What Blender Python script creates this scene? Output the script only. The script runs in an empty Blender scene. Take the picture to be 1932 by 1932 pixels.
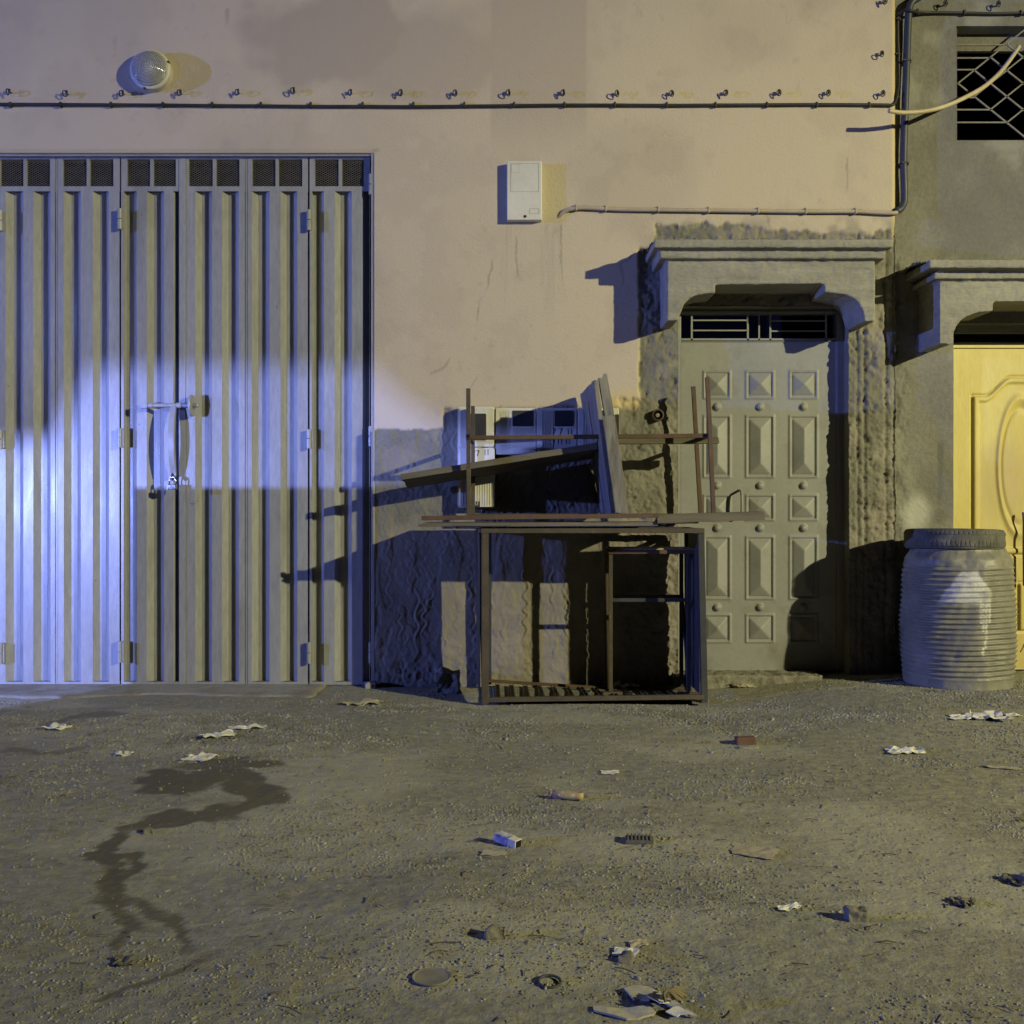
import bpy, bmesh, math, random
import numpy as np
from mathutils import Vector, Matrix, noise as mnoise
random.seed(7); RNG = np.random.RandomState(11)
S = bpy.context.scene; COL = S.collection
R = math.radians

# ------------------------------------------------------------------ camera, sky, lamps, exposure
CH = 1.03; CD = 6.0; F = 1920.0
cam = bpy.data.cameras.new('camera'); camo = bpy.data.objects.new('camera', cam); COL.objects.link(camo)
camo.location = (0, -CD, CH); camo.rotation_euler = (R(90), 0, 0)
cam.sensor_width = 36; cam.lens = 36 * F / 1932; cam.clip_end = 600; cam.clip_start = .05
S.camera = camo
W = bpy.data.worlds.new('World'); S.world = W; W.use_nodes = True
nt = W.node_tree; bg = nt.nodes['Background']
sky = nt.nodes.new('ShaderNodeTexSky'); sky.sky_type = 'NISHITA'; sky.sun_disc = False
sky.sun_elevation = R(1); sky.sun_rotation = R(200)
nt.links.new(sky.outputs[0], bg.inputs[0]); bg.inputs[1].default_value = .0005
S.view_settings.view_transform = 'Standard'; S.view_settings.look = 'None'
S.cycles.diffuse_bounces = 1; S.view_settings.exposure = 0; S.view_settings.gamma = 1

def lamp(name, loc, tgt, watts, col, size, cone=60, blend=1.0):
    l = bpy.data.lights.new(name, 'SPOT'); l.energy = watts; l.color = col
    l.shadow_soft_size = size; l.spot_size = R(cone); l.spot_blend = blend
    o = bpy.data.objects.new(name, l); COL.objects.link(o); o.location = loc
    o.rotation_euler = (Vector(tgt) - Vector(loc)).to_track_quat('-Z', 'Y').to_euler()
    return o
YEL = (1, .93, .52); BLU = (.25, .32, 1)
lamp('street_lamp_light_warm', (10.3, -9, 5.1), (.8, -1.0, .6), 7700, YEL, .08, 55, 1)
lamp('shop_light_low', (-5.2, -5.2, 1.15), (-.6, 0, 1.2), 2300, (.27, .35, 1), .0018, 150, .3)
lamp('shop_light_high', (-4.3, -3.6, 2.75), (-2.2, 0, 3.5), 85, BLU, .03, 85, 1)
lamp('street_lamp_light_cold', (-18, -6.3, 3.1), (0, -1, 1.6), 9300, (.19, .27, 1), .1, 64, 1)

# ------------------------------------------------------------------ helpers
def P(px, py, Y=0.0):
    d = CD + Y
    return ((px - 966) / F * d, Y, CH - (py - 966) / F * d)
def X_(px, Y=0.0): return (px - 966) / F * (CD + Y)
def Z_(py, Y=0.0): return CH - (py - 966) / F * (CD + Y)

def sst(a, b, x):
    t = np.clip((x - a) / (b - a), 0, 1); return t * t * (3 - 2 * t)
def vnoise(x, y, seed=0):
    xi = np.floor(x).astype(np.int64); yi = np.floor(y).astype(np.int64)
    fx = x - xi; fy = y - yi; fx = fx * fx * (3 - 2 * fx); fy = fy * fy * (3 - 2 * fy)
    def h(a, b):
        n = (a * 374761393 + b * 668265263 + seed * 982451653) & 0xffffffff
        n = ((n ^ (n >> 13)) * 1274126177) & 0xffffffff
        return ((n ^ (n >> 16)) & 0xffff) / 65535.0
    return (h(xi, yi) * (1 - fx) + h(xi + 1, yi) * fx) * (1 - fy) + (h(xi, yi + 1) * (1 - fx) + h(xi + 1, yi + 1) * fx) * fy
def fbm(x, y, sc, oc=4, seed=0, g=.5):
    x = np.asarray(x, float) * sc; y = np.asarray(y, float) * sc; s = 0; a = 1; t = 0
    for i in range(oc):
        s = s + a * vnoise(x + 17.3 * i, y - 9.1 * i, seed + i); t += a; a *= g; x = x * 2.03; y = y * 2.03
    return s / t

def tag(o, label=None, cat=None, group=None, kind=None):
    if label: o['label'] = label
    if cat: o['category'] = cat
    if group: o['group'] = group
    if kind: o['kind'] = kind
    return o
def empty(name, loc, label, cat, group=None):
    o = bpy.data.objects.new(name, None); COL.objects.link(o); o.location = loc; o.empty_display_size = .1
    return tag(o, label, cat, group)
def link(name, me, m, parent=None, smooth=False, bevel=0):
    o = bpy.data.objects.new(name, me); COL.objects.link(o)
    if m: me.materials.append(m)
    if parent:
        bpy.context.view_layer.update()
        o.parent = parent; o.matrix_parent_inverse = parent.matrix_world.inverted()
    if smooth: me.polygons.foreach_set('use_smooth', [True] * len(me.polygons))
    if bevel:
        b = o.modifiers.new('bevel', 'BEVEL'); b.width = bevel; b.segments = 2; b.limit_method = 'ANGLE'
    return o

class MB:
    def __init__(s): s.v = []; s.f = []
    def add(s, vs, fs):
        n = len(s.v); s.v += [tuple(v) for v in vs]; s.f += [tuple(n + i for i in f) for f in fs]; return s
    def box(s, x0, x1, y0, y1, z0, z1, M=None):
        vs = [Vector((x, y, z)) for x in (x0, x1) for y in (y0, y1) for z in (z0, z1)]
        if M is not None: vs = [M @ v for v in vs]
        return s.add(vs, [(0, 1, 3, 2), (4, 6, 7, 5), (0, 4, 5, 1), (2, 3, 7, 6), (0, 2, 6, 4), (1, 5, 7, 3)])
    def bar(s, a, b, w, h=None, up=(0, 0, 1)):
        h = h or w; a = Vector(a); b = Vector(b); d = (b - a).normalized(); up = Vector(up)
        if abs(d.dot(up)) > .95: up = Vector((0, 1, 0))
        u = d.cross(up).normalized(); v = u.cross(d).normalized()
        vs = []
        for p in (a, b):
            for i, j in ((-1, -1), (1, -1), (1, 1), (-1, 1)): vs.append(p + u * i * w / 2 + v * j * h / 2)
        return s.add(vs, [(0, 1, 2, 3), (7, 6, 5, 4), (0, 4, 5, 1), (1, 5, 6, 2), (2, 6, 7, 3), (3, 7, 4, 0)])
    def tube(s, pts, r, n=10, caps=True):
        pts = [Vector(p) for p in pts]; rings = []; prev = None
        for i, p in enumerate(pts):
            d = (pts[min(i + 1, len(pts) - 1)] - pts[max(i - 1, 0)]).normalized()
            if prev is None:
                u = d.orthogonal().normalized()
            else:
                u = (prev - d * prev.dot(d)).normalized()
            prev = u; v = d.cross(u); rr = r[i] if isinstance(r, (list, tuple)) else r
            rings.append([p + (u * math.cos(t) + v * math.sin(t)) * rr for t in [2 * math.pi * k / n for k in range(n)]])
        vs = [q for rg in rings for q in rg]; fs = []
        for i in range(len(pts) - 1):
            for k in range(n):
                fs.append((i * n + k, i * n + (k + 1) % n, (i + 1) * n + (k + 1) % n, (i + 1) * n + k))
        if caps: fs.append(tuple(range(n))[::-1]); fs.append(tuple((len(pts) - 1) * n + k for k in range(n)))
        return s.add(vs, fs)
    def lathe(s, prof, M=None, n=48):
        vs = []; fs = []
        for r, z in prof:
            for k in range(n):
                t = 2 * math.pi * k / n; v = Vector((r * math.cos(t), r * math.sin(t), z)); vs.append(M @ v if M is not None else v)
        for i in range(len(prof) - 1):
            for k in range(n): fs.append((i * n + k, i * n + (k + 1) % n, (i + 1) * n + (k + 1) % n, (i + 1) * n + k))
        fs.append(tuple(range(n))[::-1]); fs.append(tuple((len(prof) - 1) * n + k for k in range(n)))
        return s.add(vs, fs)
    def prism(s, pts, y0, y1):
        n = len(pts); vs = [(x, y0, z) for x, z in pts] + [(x, y1, z) for x, z in pts]
        fs = [tuple(range(n)), tuple(range(2 * n - 1, n - 1, -1))] + [(i, i + n, (i + 1) % n + n, (i + 1) % n) for i in range(n)]
        return s.add(vs, fs)
    def mesh(s, name='m'):
        me = bpy.data.meshes.new(name); me.from_pydata(s.v, [], s.f); me.validate()
        bm = bmesh.new(); bm.from_mesh(me); bmesh.ops.recalc_face_normals(bm, faces=bm.faces); bm.to_mesh(me); bm.free()
        return me
    def build(s, name, m, parent=None, smooth=False, bevel=0): return link(name, s.mesh(name), m, parent, smooth, bevel)

def bar(name, a, b, w, m, parent, h=None, bevel=.0015):
    return MB().bar(a, b, w, h).build(name, m, parent, bevel=bevel)

# ------------------------------------------------------------------ materials
def mat(name, c1, c2=None, scale=6, rough=.8, bump=0, bscale=60, masks=(), metal=0, spec=.4, dirt=None, coat=0,
        bump2=None, stretch=(1, 1, 1), fine=.12, spots=None):
    m = bpy.data.materials.new(name); m.use_nodes = True; N = m.node_tree.nodes; L = m.node_tree.links
    b = N['Principled BSDF']; b.inputs['Metallic'].default_value = metal
    b.inputs['Specular IOR Level'].default_value = spec; b.inputs['Coat Weight'].default_value = coat
    tc = N.new('ShaderNodeTexCoord'); mp = N.new('ShaderNodeMapping'); L.new(tc.outputs['Object'], mp.inputs[0])
    mp.inputs['Scale'].default_value = stretch
    def ns(sc, det=5, ro=.55, st=True):
        n = N.new('ShaderNodeTexNoise'); n.inputs['Scale'].default_value = sc; n.inputs['Detail'].default_value = det
        n.inputs['Roughness'].default_value = ro; L.new((mp if st else tc).outputs['Vector' if st else 'Object'], n.inputs['Vector'])
        return n.outputs[0]
    def ramp(src, a, bb):
        r = N.new('ShaderNodeMapRange'); r.inputs[1].default_value = a; r.inputs[2].default_value = bb; L.new(src, r.inputs[0]); return r.outputs[0]
    def mix(fac, A, B, mode='MIX'):
        x = N.new('ShaderNodeMix'); x.data_type = 'RGBA'; x.blend_type = mode
        for s_, v in ((0, fac), (6, A), (7, B)):
            if isinstance(v, (float, int)): x.inputs[s_].default_value = v
            elif isinstance(v, tuple): x.inputs[s_].default_value = (*v, 1)
            else: L.new(v, x.inputs[s_])
        return x.outputs[2]
    c2 = c2 or tuple(v * .75 for v in c1)
    col = mix(ramp(ns(scale), .35, .65), c1, c2)
    if fine:
        g = mix(ramp(ns(scale * 14, 4, .7), .3, .7), (1 - fine * 1.6,) * 3, (1 + fine * .6,) * 3)
        col = mix(1.0, col, g, 'MULTIPLY')
    for att, c in masks:
        a = N.new('ShaderNodeAttribute'); a.attribute_name = att
        col = mix(a.outputs['Fac'], col, c)
    if dirt:
        col = mix(ramp(ns(dirt[1], 6, .7), dirt[2], dirt[3]), col, dirt[0])
    if spots:
        col = mix(ramp(ns(spots[1], 7, .75, False), spots[2], spots[3]), col, spots[0])
    L.new(col, b.inputs['Base Color'])
    rr = ramp(ns(scale * 3), .2, .8); q = N.new('ShaderNodeMapRange'); L.new(rr, q.inputs[0])
    q.inputs[3].default_value = max(rough - .1, 0); q.inputs[4].default_value = min(rough + .1, 1); L.new(q.outputs[0], b.inputs['Roughness'])
    if bump:
        bn = N.new('ShaderNodeBump'); bn.inputs['Strength'].default_value = 1; bn.inputs['Distance'].default_value = bump
        L.new(ns(bscale, 6, .65), bn.inputs['Height']); L.new(bn.outputs[0], b.inputs['Normal'])
        if bump2:
            b2 = N.new('ShaderNodeBump'); b2.inputs['Distance'].default_value = bump2[0]; L.new(ns(bump2[1], 3, .6), b2.inputs['Height'])
            L.new(bn.outputs[0], b2.inputs['Normal']); L.new(b2.outputs[0], b.inputs['Normal'])
    return m
M = {}
M['wall'] = mat('wall_plaster', (.205, .20, .17), (.155, .15, .128), 5, .9, .0035, 70,
                masks=[('pink', (.51, .44, .345)), ('stain', (.36, .305, .255)), ('edge', (.55, .45, .28)), ('grime', (.26, .24, .21)), ('crack', (.2, .17, .14))], bump2=(.003, 9))
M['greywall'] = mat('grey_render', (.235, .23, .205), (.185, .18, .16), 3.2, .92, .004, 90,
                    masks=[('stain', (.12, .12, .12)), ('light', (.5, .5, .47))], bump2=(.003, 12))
M['concrete'] = mat('board_cast_concrete', (.33, .32, .28), (.25, .245, .215), 7, .88, .003, 60, dirt=((.17, .165, .14), 9, .56, .75), stretch=(.35, 1, 1.6))
M['mortar'] = mat('loose_mortar', (.29, .275, .23), (.18, .17, .14), 22, .95, .008, 90)
M['paint'] = mat('grey_door_paint', (.335, .34, .345), (.29, .295, .30), 2.5, .34, .0006, 160, dirt=((.20, .195, .185), 3.5, .54, .82), fine=.12, spec=.5, stretch=(1.6, 1, .35), spots=((.10, .06, .04), 16, .675, .70))
M['paint2'] = mat('grey_green_door_paint', (.275, .28, .285), (.24, .244, .248), 3, .5, .0006, 200, dirt=((.2, .195, .17), 4, .6, .85), fine=.06,
                  masks=[('stain', (.17, .165, .14))])
M['yellow'] = mat('yellow_wood_paint', (.64, .55, .20), (.58, .475, .15), 2.4, .5, .0006, 120, fine=.06, stretch=(2.5, 1, .5),
                  masks=[('stain', (.42, .33, .18))])
M['black'] = mat('dark_interior', (.002, .002, .002), (.0015, .0015, .0015), 3, .9, fine=0)  # near-black colour stands in for unlit interiors
M['rubber'] = mat('dusty_rubber', (.075, .074, .07), (.13, .127, .115), 12, .85, .002, 90, dirt=((.2, .19, .17), 14, .55, .8))
M['cable'] = mat('black_cable', (.025, .025, .027), (.04, .04, .04), 8, .5, fine=.1)
M['navy'] = mat('dark_blue_conduit', (.05, .055, .08), (.04, .045, .06), 8, .45, fine=.1)
M['conduit'] = mat('painted_conduit', (.45, .39, .32), (.38, .32, .26), 8, .6, .001, 60)
M['cream'] = mat('cream_plastic_pipe', (.62, .54, .36), (.5, .42, .27), 8, .5, .001, 40)
M['plastic'] = mat('white_meter_plastic', (.66, .65, .61), (.58, .57, .52), 4, .42, .0004, 90, dirt=((.4, .38, .33), 9, .62, .85), fine=.04)
M['darkglass'] = mat('dark_window_plastic', (.06, .06, .065), (.045, .045, .05), 4, .2, fine=.03)
M['inkblack'] = mat('stencil_ink', (.02, .02, .02), (.03, .03, .03), 60, .8, fine=.3)
M['rust'] = mat('rusty_steel', (.125, .072, .05), (.085, .052, .04), 10, .7, .0012, 70, dirt=((.07, .055, .05), 14, .5, .75))
M['oldsteel'] = mat('brown_painted_steel', (.095, .075, .05), (.065, .053, .038), 9, .65, .001, 70, spots=((.17, .10, .06), 30, .6, .66), dirt=((.05, .045, .04), 12, .55, .8))
M['darksteel'] = mat('dark_steel', (.05, .052, .06), (.035, .036, .042), 9, .6, .001, 70)
M['wood'] = mat('grey_weathered_wood', (.17, .15, .115), (.10, .09, .07), 9, .85, .004, 40, stretch=(.12, 1, 1.5), dirt=((.07, .06, .05), 14, .58, .8))
M['woodv'] = mat('grey_weathered_wood_upright', (.27, .26, .23), (.17, .16, .14), 9, .85, .004, 40, stretch=(1.2, 1.2, .15), dirt=((.1, .09, .08), 22, .52, .7))
M['barrel'] = mat('dusty_grey_barrel', (.215, .21, .18), (.15, .145, .12), 5, .5, .0025, 60, dirt=((.2, .19, .165), 7, .5, .75), spec=.6,
                  masks=[('splash', (.55, .55, .53)), ('dust', (.26, .245, .2))])
M['galv'] = mat('bare_iron_grille', (.25, .235, .21), (.18, .17, .15), 20, .6, .001, 60)
M['steel'] = mat('polished_padlock_steel', (.6, .6, .62), (.45, .45, .47), 30, .25, metal=1, fine=.1)
M['paper'] = mat('white_paper', (.70, .69, .67), (.58, .57, .54), 14, .8, .001, 60, dirt=((.4, .37, .3), 18, .62, .8))
M['card'] = mat('muddy_cardboard', (.40, .36, .29), (.32, .28, .21), 7, .85, .001, 60, dirt=((.22, .19, .14), 12, .58, .75))
M['pale_card'] = mat('pale_dusty_cardboard', (.46, .44, .38), (.38, .36, .30), 7, .85, .001, 60, dirt=((.26, .24, .18), 14, .58, .72))
M['brick'] = mat('red_brick', (.15, .08, .058), (.12, .07, .05), 20, .9, .003, 60)
M['stone'] = mat('grey_stone', (.21, .20, .18), (.14, .135, .12), 12, .95, .006, 50)
M['tube'] = mat('yellow_plastic_tube', (.42, .38, .18), (.36, .22, .14), 30, .6, .002, 60, dirt=((.5, .48, .4), 40, .55, .6))
M['lamp_white'] = mat('cream_lamp_housing', (.62, .60, .52), (.55, .53, .46), 5, .45, fine=.04)
M['ground'] = mat('dry_dirt', (.285, .28, .225), (.25, .243, .195), 1.8, .95, .004, 85, masks=[('pale', (.35, .34, .27)), ('wet', (.085, .075, .05))],
                  dirt=((.25, .23, .165), 4.5, .52, .80), bump2=(.006, 22), fine=.25)
M['pave'] = mat('worn_concrete', (.33, .325, .29), (.29, .28, .245), 3, .9, .003, 90, dirt=((.19, .165, .12), 4, .48, .68), fine=.15)
M['pebble'] = mat('gravel_stones', (.36, .35, .30), (.15, .14, .115), 9, .9, .001, 60, fine=.2)
M['straw'] = mat('dry_twigs', (.22, .18, .11), (.09, .07, .05), 3, .85)
def glassmat():
    m = bpy.data.materials.new('ribbed_lamp_glass'); m.use_nodes = True; N = m.node_tree.nodes; L = m.node_tree.links; b = N['Principled BSDF']
    b.inputs['Base Color'].default_value = (.8, .82, .86, 1); b.inputs['Roughness'].default_value = .08
    b.inputs['Transmission Weight'].default_value = .7; b.inputs['IOR'].default_value = 1.45
    b.inputs['Coat Weight'].default_value = .6; b.inputs['Coat Roughness'].default_value = .05
    tc = N.new('ShaderNodeTexCoord'); w = N.new('ShaderNodeTexWave'); w.wave_type = 'RINGS'; w.rings_direction = 'Z'
    w.inputs['Scale'].default_value = 30; L.new(tc.outputs['Object'], w.inputs[0])
    bn = N.new('ShaderNodeBump'); bn.inputs['Distance'].default_value = .002; L.new(w.outputs[0], bn.inputs['Height']); L.new(bn.outputs[0], b.inputs['Normal'])
    return m
M['glass'] = glassmat()

# ------------------------------------------------------------------ height sheets (walls, doors, ground)
def sheet(name, xs, zs, h, keep, y0, m, parent, attrs=None, depth=.22, ground=False):
    XX, ZZ = np.meshgrid(xs, zs); H = h(XX, ZZ); nz, nx = XX.shape
    if ground: V = np.stack([XX, ZZ, H], -1).reshape(-1, 3)
    else: V = np.stack([XX, y0 - H, ZZ], -1).reshape(-1, 3)
    cx = (XX[:-1, :-1] + XX[1:, 1:]) / 2; cz = (ZZ[:-1, :-1] + ZZ[1:, 1:]) / 2
    K = keep(cx, cz) if keep else np.ones(cx.shape, bool)
    idx = np.arange(nz * nx).reshape(nz, nx)
    q = np.stack([idx[:-1, :-1], idx[:-1, 1:], idx[1:, 1:], idx[1:, :-1]], -1)[K]
    faces = [q]; Vx = [V]; nb = len(V)
    if depth:
        bv = {}; extra = []; ef = []
        def back(i):
            if i not in bv:
                bv[i] = nb + len(extra); extra.append((V[i][0], y0 + depth, V[i][2]))
            return bv[i]
        Kp = np.pad(K, 1)
        for dj, di, a, b in ((0, -1, (0, 0), (1, 0)), (0, 1, (0, 1), (1, 1)), (-1, 0, (0, 0), (0, 1)), (1, 0, (1, 0), (1, 1))):
            js, is_ = np.where(K & ~Kp[1 + dj:1 + dj + K.shape[0], 1 + di:1 + di + K.shape[1]])
            for j, i in zip(js, is_):
                p = idx[j + a[0], i + a[1]]; r = idx[j + b[0], i + b[1]]
                ef.append((p, r, back(r), back(p)))
        if ef: faces.append(np.array(ef)); Vx.append(np.array(extra))
    V = np.concatenate(Vx); Q = np.concatenate(faces)
    used = np.unique(Q); rm = -np.ones(len(V), int); rm[used] = np.arange(len(used)); Q = rm[Q]; V2 = V[used]
    me = bpy.data.meshes.new(name); me.vertices.add(len(V2)); me.vertices.foreach_set('co', V2.ravel())
    me.loops.add(Q.size); me.loops.foreach_set('vertex_index', Q.ravel().astype(np.int32))
    me.polygons.add(len(Q)); me.polygons.foreach_set('loop_start', np.arange(0, Q.size, 4, dtype=np.int32))
    me.polygons.foreach_set('loop_total', np.full(len(Q), 4, np.int32))
    me.update(); me.validate()
    sm = np.zeros(len(Q), bool); sm[:len(q)] = True; me.polygons.foreach_set('use_smooth', sm)
    for k, fn in (attrs or {}).items():
        A = np.zeros(len(V)); A[:nb] = np.clip(fn(XX, ZZ), 0, 1).ravel()
        a = me.attributes.new(k, 'FLOAT', 'POINT'); a.data.foreach_set('value', A[used].astype(np.float32))
    return link(name, me, m, parent)
def steps(*seg):
    out = []
    for a, b, d in seg:
        n = max(1, int(round((b - a) / d))); out += list(np.linspace(a, b, n + 1)[:-1])
    return np.array(out + [seg[-1][1]])

# ------------------------------------------------------------------ ground
def gz0(x, y):
    return .075 * sst(.95, 2.2, x) * sst(-1.9, -.8, y) + .02 * (fbm(x, y, .9, 2, 3) - .5) * sst(0, -.9, y) * 2
def seg_d(x, y, a, b):
    ax, ay = a; bx, by = b; t = np.clip(((x - ax) * (bx - ax) + (y - ay) * (by - ay)) / ((bx - ax) ** 2 + (by - ay) ** 2 + 1e-9), 0, 1)
    return np.hypot(x - ax - t * (bx - ax), y - ay - t * (by - ay))
def G(px, py):
    d = F * CH / (py - 966); return ((px - 966) / F * d, d - CD)
WET = [([(375, 1452), (480, 1448)], .16), ([(330, 1490), (400, 1470)], .17), ([(300, 1468), (330, 1500)], .10), ([(440, 1470), (475, 1500)], .10), ([(470, 1490), (500, 1515)], .10),
       ([(495, 1515), (430, 1535), (330, 1545), (255, 1560)], .10), ([(255, 1560), (220, 1585), (200, 1605), (170, 1612)], .05),
       ([(170, 1612), (200, 1620), (240, 1618)], .05), ([(175, 1620), (200, 1650), (215, 1680), (235, 1700)], .055), ([(235, 1625), (238, 1650), (225, 1690)], .04),
       ([(230, 1690), (270, 1702), (320, 1722), (350, 1750), (368, 1785)], .035), ([(185, 1692), (215, 1712), (262, 1735), (245, 1755), (225, 1785)], .028),
       ([(395, 1805), (330, 1832), (270, 1860), (200, 1885)], .032), ([(90, 1365), (150, 1350), (220, 1350)], .07), ([(20, 1418), (80, 1420), (155, 1413)], .05)]
WETS = [([G(*p) for p in pl], w) for pl, w in WET]
def wetf(x, y):
    wx = x + .12 * (fbm(x, y, 6, 4, 21, .6) - .5); wy = y + .26 * (fbm(x, y, 5, 4, 22, .6) - .5); o = np.zeros(x.shape)
    for k, (pl, w) in enumerate(WETS):
        d = np.full(x.shape, 9.)
        for a, b in zip(pl[:-1], pl[1:]): d = np.minimum(d, seg_d(wx, wy, a, b))
        ww = w * (.45 + 1.05 * fbm(x, y, 7, 3, 5, .6)) * (.85 if k > 5 else 1)
        o = np.maximum(o, (1 - sst(ww * .62, ww * .86, d)) * (.55 if k > 12 else (.8 if k in (10, 11, 12) else .92)))
    return o
def gh(x, y):
    clod = fbm(x, y, 14, 4, 31); c2 = sst(.5, .75, fbm(x, y, 2.2, 3, 41))
    r = .005 * (fbm(x, y, 3.2, 3, 9) - .5) * 2 + (.003 + .008 * c2) * (clod - .5) + .003 * (fbm(x, y, 45, 2, 77) - .5)
    near = sst(-.02, -.5, y)
    return gz0(x, y) + r * (.3 + .7 * near)
def pale(x, y):
    n = fbm(x, y * 2.2, 1.1, 4, 61); return sst(.52, .68, n) * .75
xs = steps((-4.6, -3.2, .1), (-3.2, 3.2, .013), (3.2, 4.6, .1)); ys = steps((-7, -4.7, .08), (-4.7, -2.2, .011), (-2.2, .05, .014), (.05, .5, .1))
gr = sheet('ground', xs, ys, gh, None, 0, M['ground'], None, {'wet': wetf, 'pale': pale}, depth=0, ground=True)
tag(gr, kind='structure')
g2 = MB(); g2.add([(-200, -200, -.05), (200, -200, -.05), (200, 200, -.05), (-200, 200, -.05)], [(0, 1, 2, 3)])
tag(g2.build('ground_beyond', M['ground']), kind='structure')
def GZ(x, y): return float(gh(np.array([[x]], float), np.array([[y]], float))[0, 0])
def onground(px, py):
    x, y = G(px, py)
    for _ in range(4):
        d = F * (CH - GZ(x, y)) / (py - 966); x = (px - 966) / F * d; y = d - CD
    return x, y, GZ(x, y)

# concrete apron in front of the garage door
def aph(x, y):
    ed = -.34 - .12 * fbm(x, y, 2.5, 3, 5) * 2 + .1
    edge = np.minimum(sst(0, .05, y - ed), sst(0, .06, (-1.02 - .1 * fbm(x, y, 5, 2, 8)) - x))
    return gz0(x, y) - .03 + .04 * edge + .0015 * (fbm(x, y, 12, 3, 2) - .5)
sheet('pavement', steps((-4.6, -.9, .03)), steps((-.62, .06, .015)), aph, None, 0, M['pave'], None, depth=0, ground=True)['kind'] = 'structure'

# ------------------------------------------------------------------ pink building
pink_b = empty('building', (0, 0, 0), 'pink plastered building with grey garage door, crumbling lower wall and stone door hood', 'building')
DW, GW = .22, .22
GX1 = X_(705.5); GZ1 = Z_(290)
DX0, DX1, DZ1 = X_(1279), X_(1601), Z_(578)
XE = X_(1690)
def pxz(x, z): return 966 + 320 * x, 966 - 320 * (z - CH)
def pinkf(x, z):
    px, py = pxz(x, z); n1 = (fbm(x, z, 9, 4, 1) - .5) * 34; n2 = (fbm(x, z, 22, 3, 2) - .5) * 16
    a = (py + n1 * .35 + n2 * .4 < 812) & (px < 838)
    b = (py + n1 * .3 < 768) & (px + n1 * .3 + n2 < 1168)
    c = (px + n1 * .12 + n2 * .35 < 1205) & (py + n2 < 752)
    d = (py + n1 * .4 + n2 < 432 + 10 * np.sin(px * .013))
    e = (px < 1235 + (452 - py) * -.1 + n2) & (py < 470)
    return (a | b | c | d | e).astype(float)
def blur(A):
    B = A.copy(); B[1:-1, 1:-1] = (A[1:-1, 1:-1] * 4 + A[:-2, 1:-1] + A[2:, 1:-1] + A[1:-1, :-2] + A[1:-1, 2:]) / 8; return B
worm_x = [(-.80 + .058 * i + .026 * math.sin(i * 7.1), random.random() * 6.28, .085 + .035 * random.random(), random.random()) for i in range(27)]
def terr(x, z, sc, n, seed, st=.006):
    t = fbm(x, z, sc, 6, seed, .6) * n; f = np.floor(t); return (f - n / 2 + sst(.0, .3, t - f)) * st
def wallh(x, z):
    px, py = pxz(x, z); pk = blur(pinkf(x, z))
    tro = (1 - pk) * sst(1215, 1170, px) * sst(700, 712, px)
    cr = (1 - pk) * sst(1165, 1185, px)
    h = .010 * pk + .0025 * (fbm(x, z, 3, 3, 5) - .5) * pk
    w = np.zeros(x.shape)
    for i, (wx, ph, lam, q) in enumerate(worm_x):
        amp = .011 + .006 * (fbm(x * 0 + i, z, 4, 2, 50) - .5) + .006 * q
        cx = wx + amp * np.sin(2 * np.pi * z / lam + ph + 13 * fbm(x * 0 + i, z, 3, 2, 51) + 2 * fbm(x, z, 7, 2, 58)) + .09 * (fbm(x * 0 + i * 3.1, z, 2.6, 3, 52) - .5)
        d = x - cx; on = .2 + .8 * sst(.38, .55, fbm(x * 0 + i * 9.7, z, 5, 2, 53))
        w += on * (.0048 * np.exp(-(d / .0060) ** 2) - .0035 * np.exp(-((d + .011) / .007) ** 2))
    lowmess = sst(.45, .12, z)
    w = w * (1 - .6 * lowmess) + .009 * lowmess * np.abs(fbm(x, z, 16, 4, 66, .6) - .5) * 2
    h += tro * (w * (.5 + .9 * sst(.42, .6, fbm(x, z, 2.6, 3, 157))) + .010 * (fbm(x, z, 4, 3, 54) - .5) + .007 * (fbm(x, z, 17, 4, 155, .65) - .5) + .0035 * sst(.5, .56, fbm(x, z * .5, 15, 3, 156)))
    rg = sst(.35, .65, fbm(x, z, 4, 3, 58)); fl = terr(x, z * .7, 7, 9, 55, .0065) + terr(x, z, 19, 7, 56, .0032) * (.4 + rg)
    pit = sst(.60, .68, fbm(x, z, 24, 4, 59, .6)); h += cr * (fl * .85 + (.006 + .012 * rg) * (fbm(x, z, 70, 3, 57, .75) - .5) - .009 * pit - .004)
    # vertical board marks on the right pier
    vb = np.zeros(x.shape)
    for q, wd in ((1618, 2.5), (1631, 2.5), (1672, 3), (1688, 2)):
        vb += np.exp(-((px - q + 3 * (fbm(x, z, 2, 2, 70) - .5)) / wd) ** 2)
    h += cr * sst(1600, 1606, px) * (-.012 * vb)
    h = h - .02 * sst(1683, 1690, px) * pk                     # rounded corner of the pink render
    # crumbled step above the door hood
    return h
def stainf(x, z):
    px, py = pxz(x, z); n = (fbm(x, z, 3.2, 5, 80) - .5); n2 = fbm(x, z, 1.3, 3, 81)
    blob = sst(130, 85, np.hypot((px - 640) * .75, (py - 75) * 1.15) + n * 150) * .75
    low = sst(170, 90, np.hypot((px - 780) * .6, (py - 110) * 1.6) + n * 160) * .6
    blk = sst(921, 930, px) * sst(1112, 1103, px) * sst(330, 180, py) * .55
    gen = sst(.5, .72, n2) * .28 + sst(.52, .66, fbm(x, z, 4.5, 5, 87, .6)) * .2
    drip = sst(.55, .75, fbm(x * 6, z * .5, 4, 3, 83)) * sst(395, 430, py) * sst(700, 430, py) * sst(930, 950, px) * sst(1120, 1100, px) * .35
    return np.maximum.reduce([blob, low, blk, gen, drip])
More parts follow.
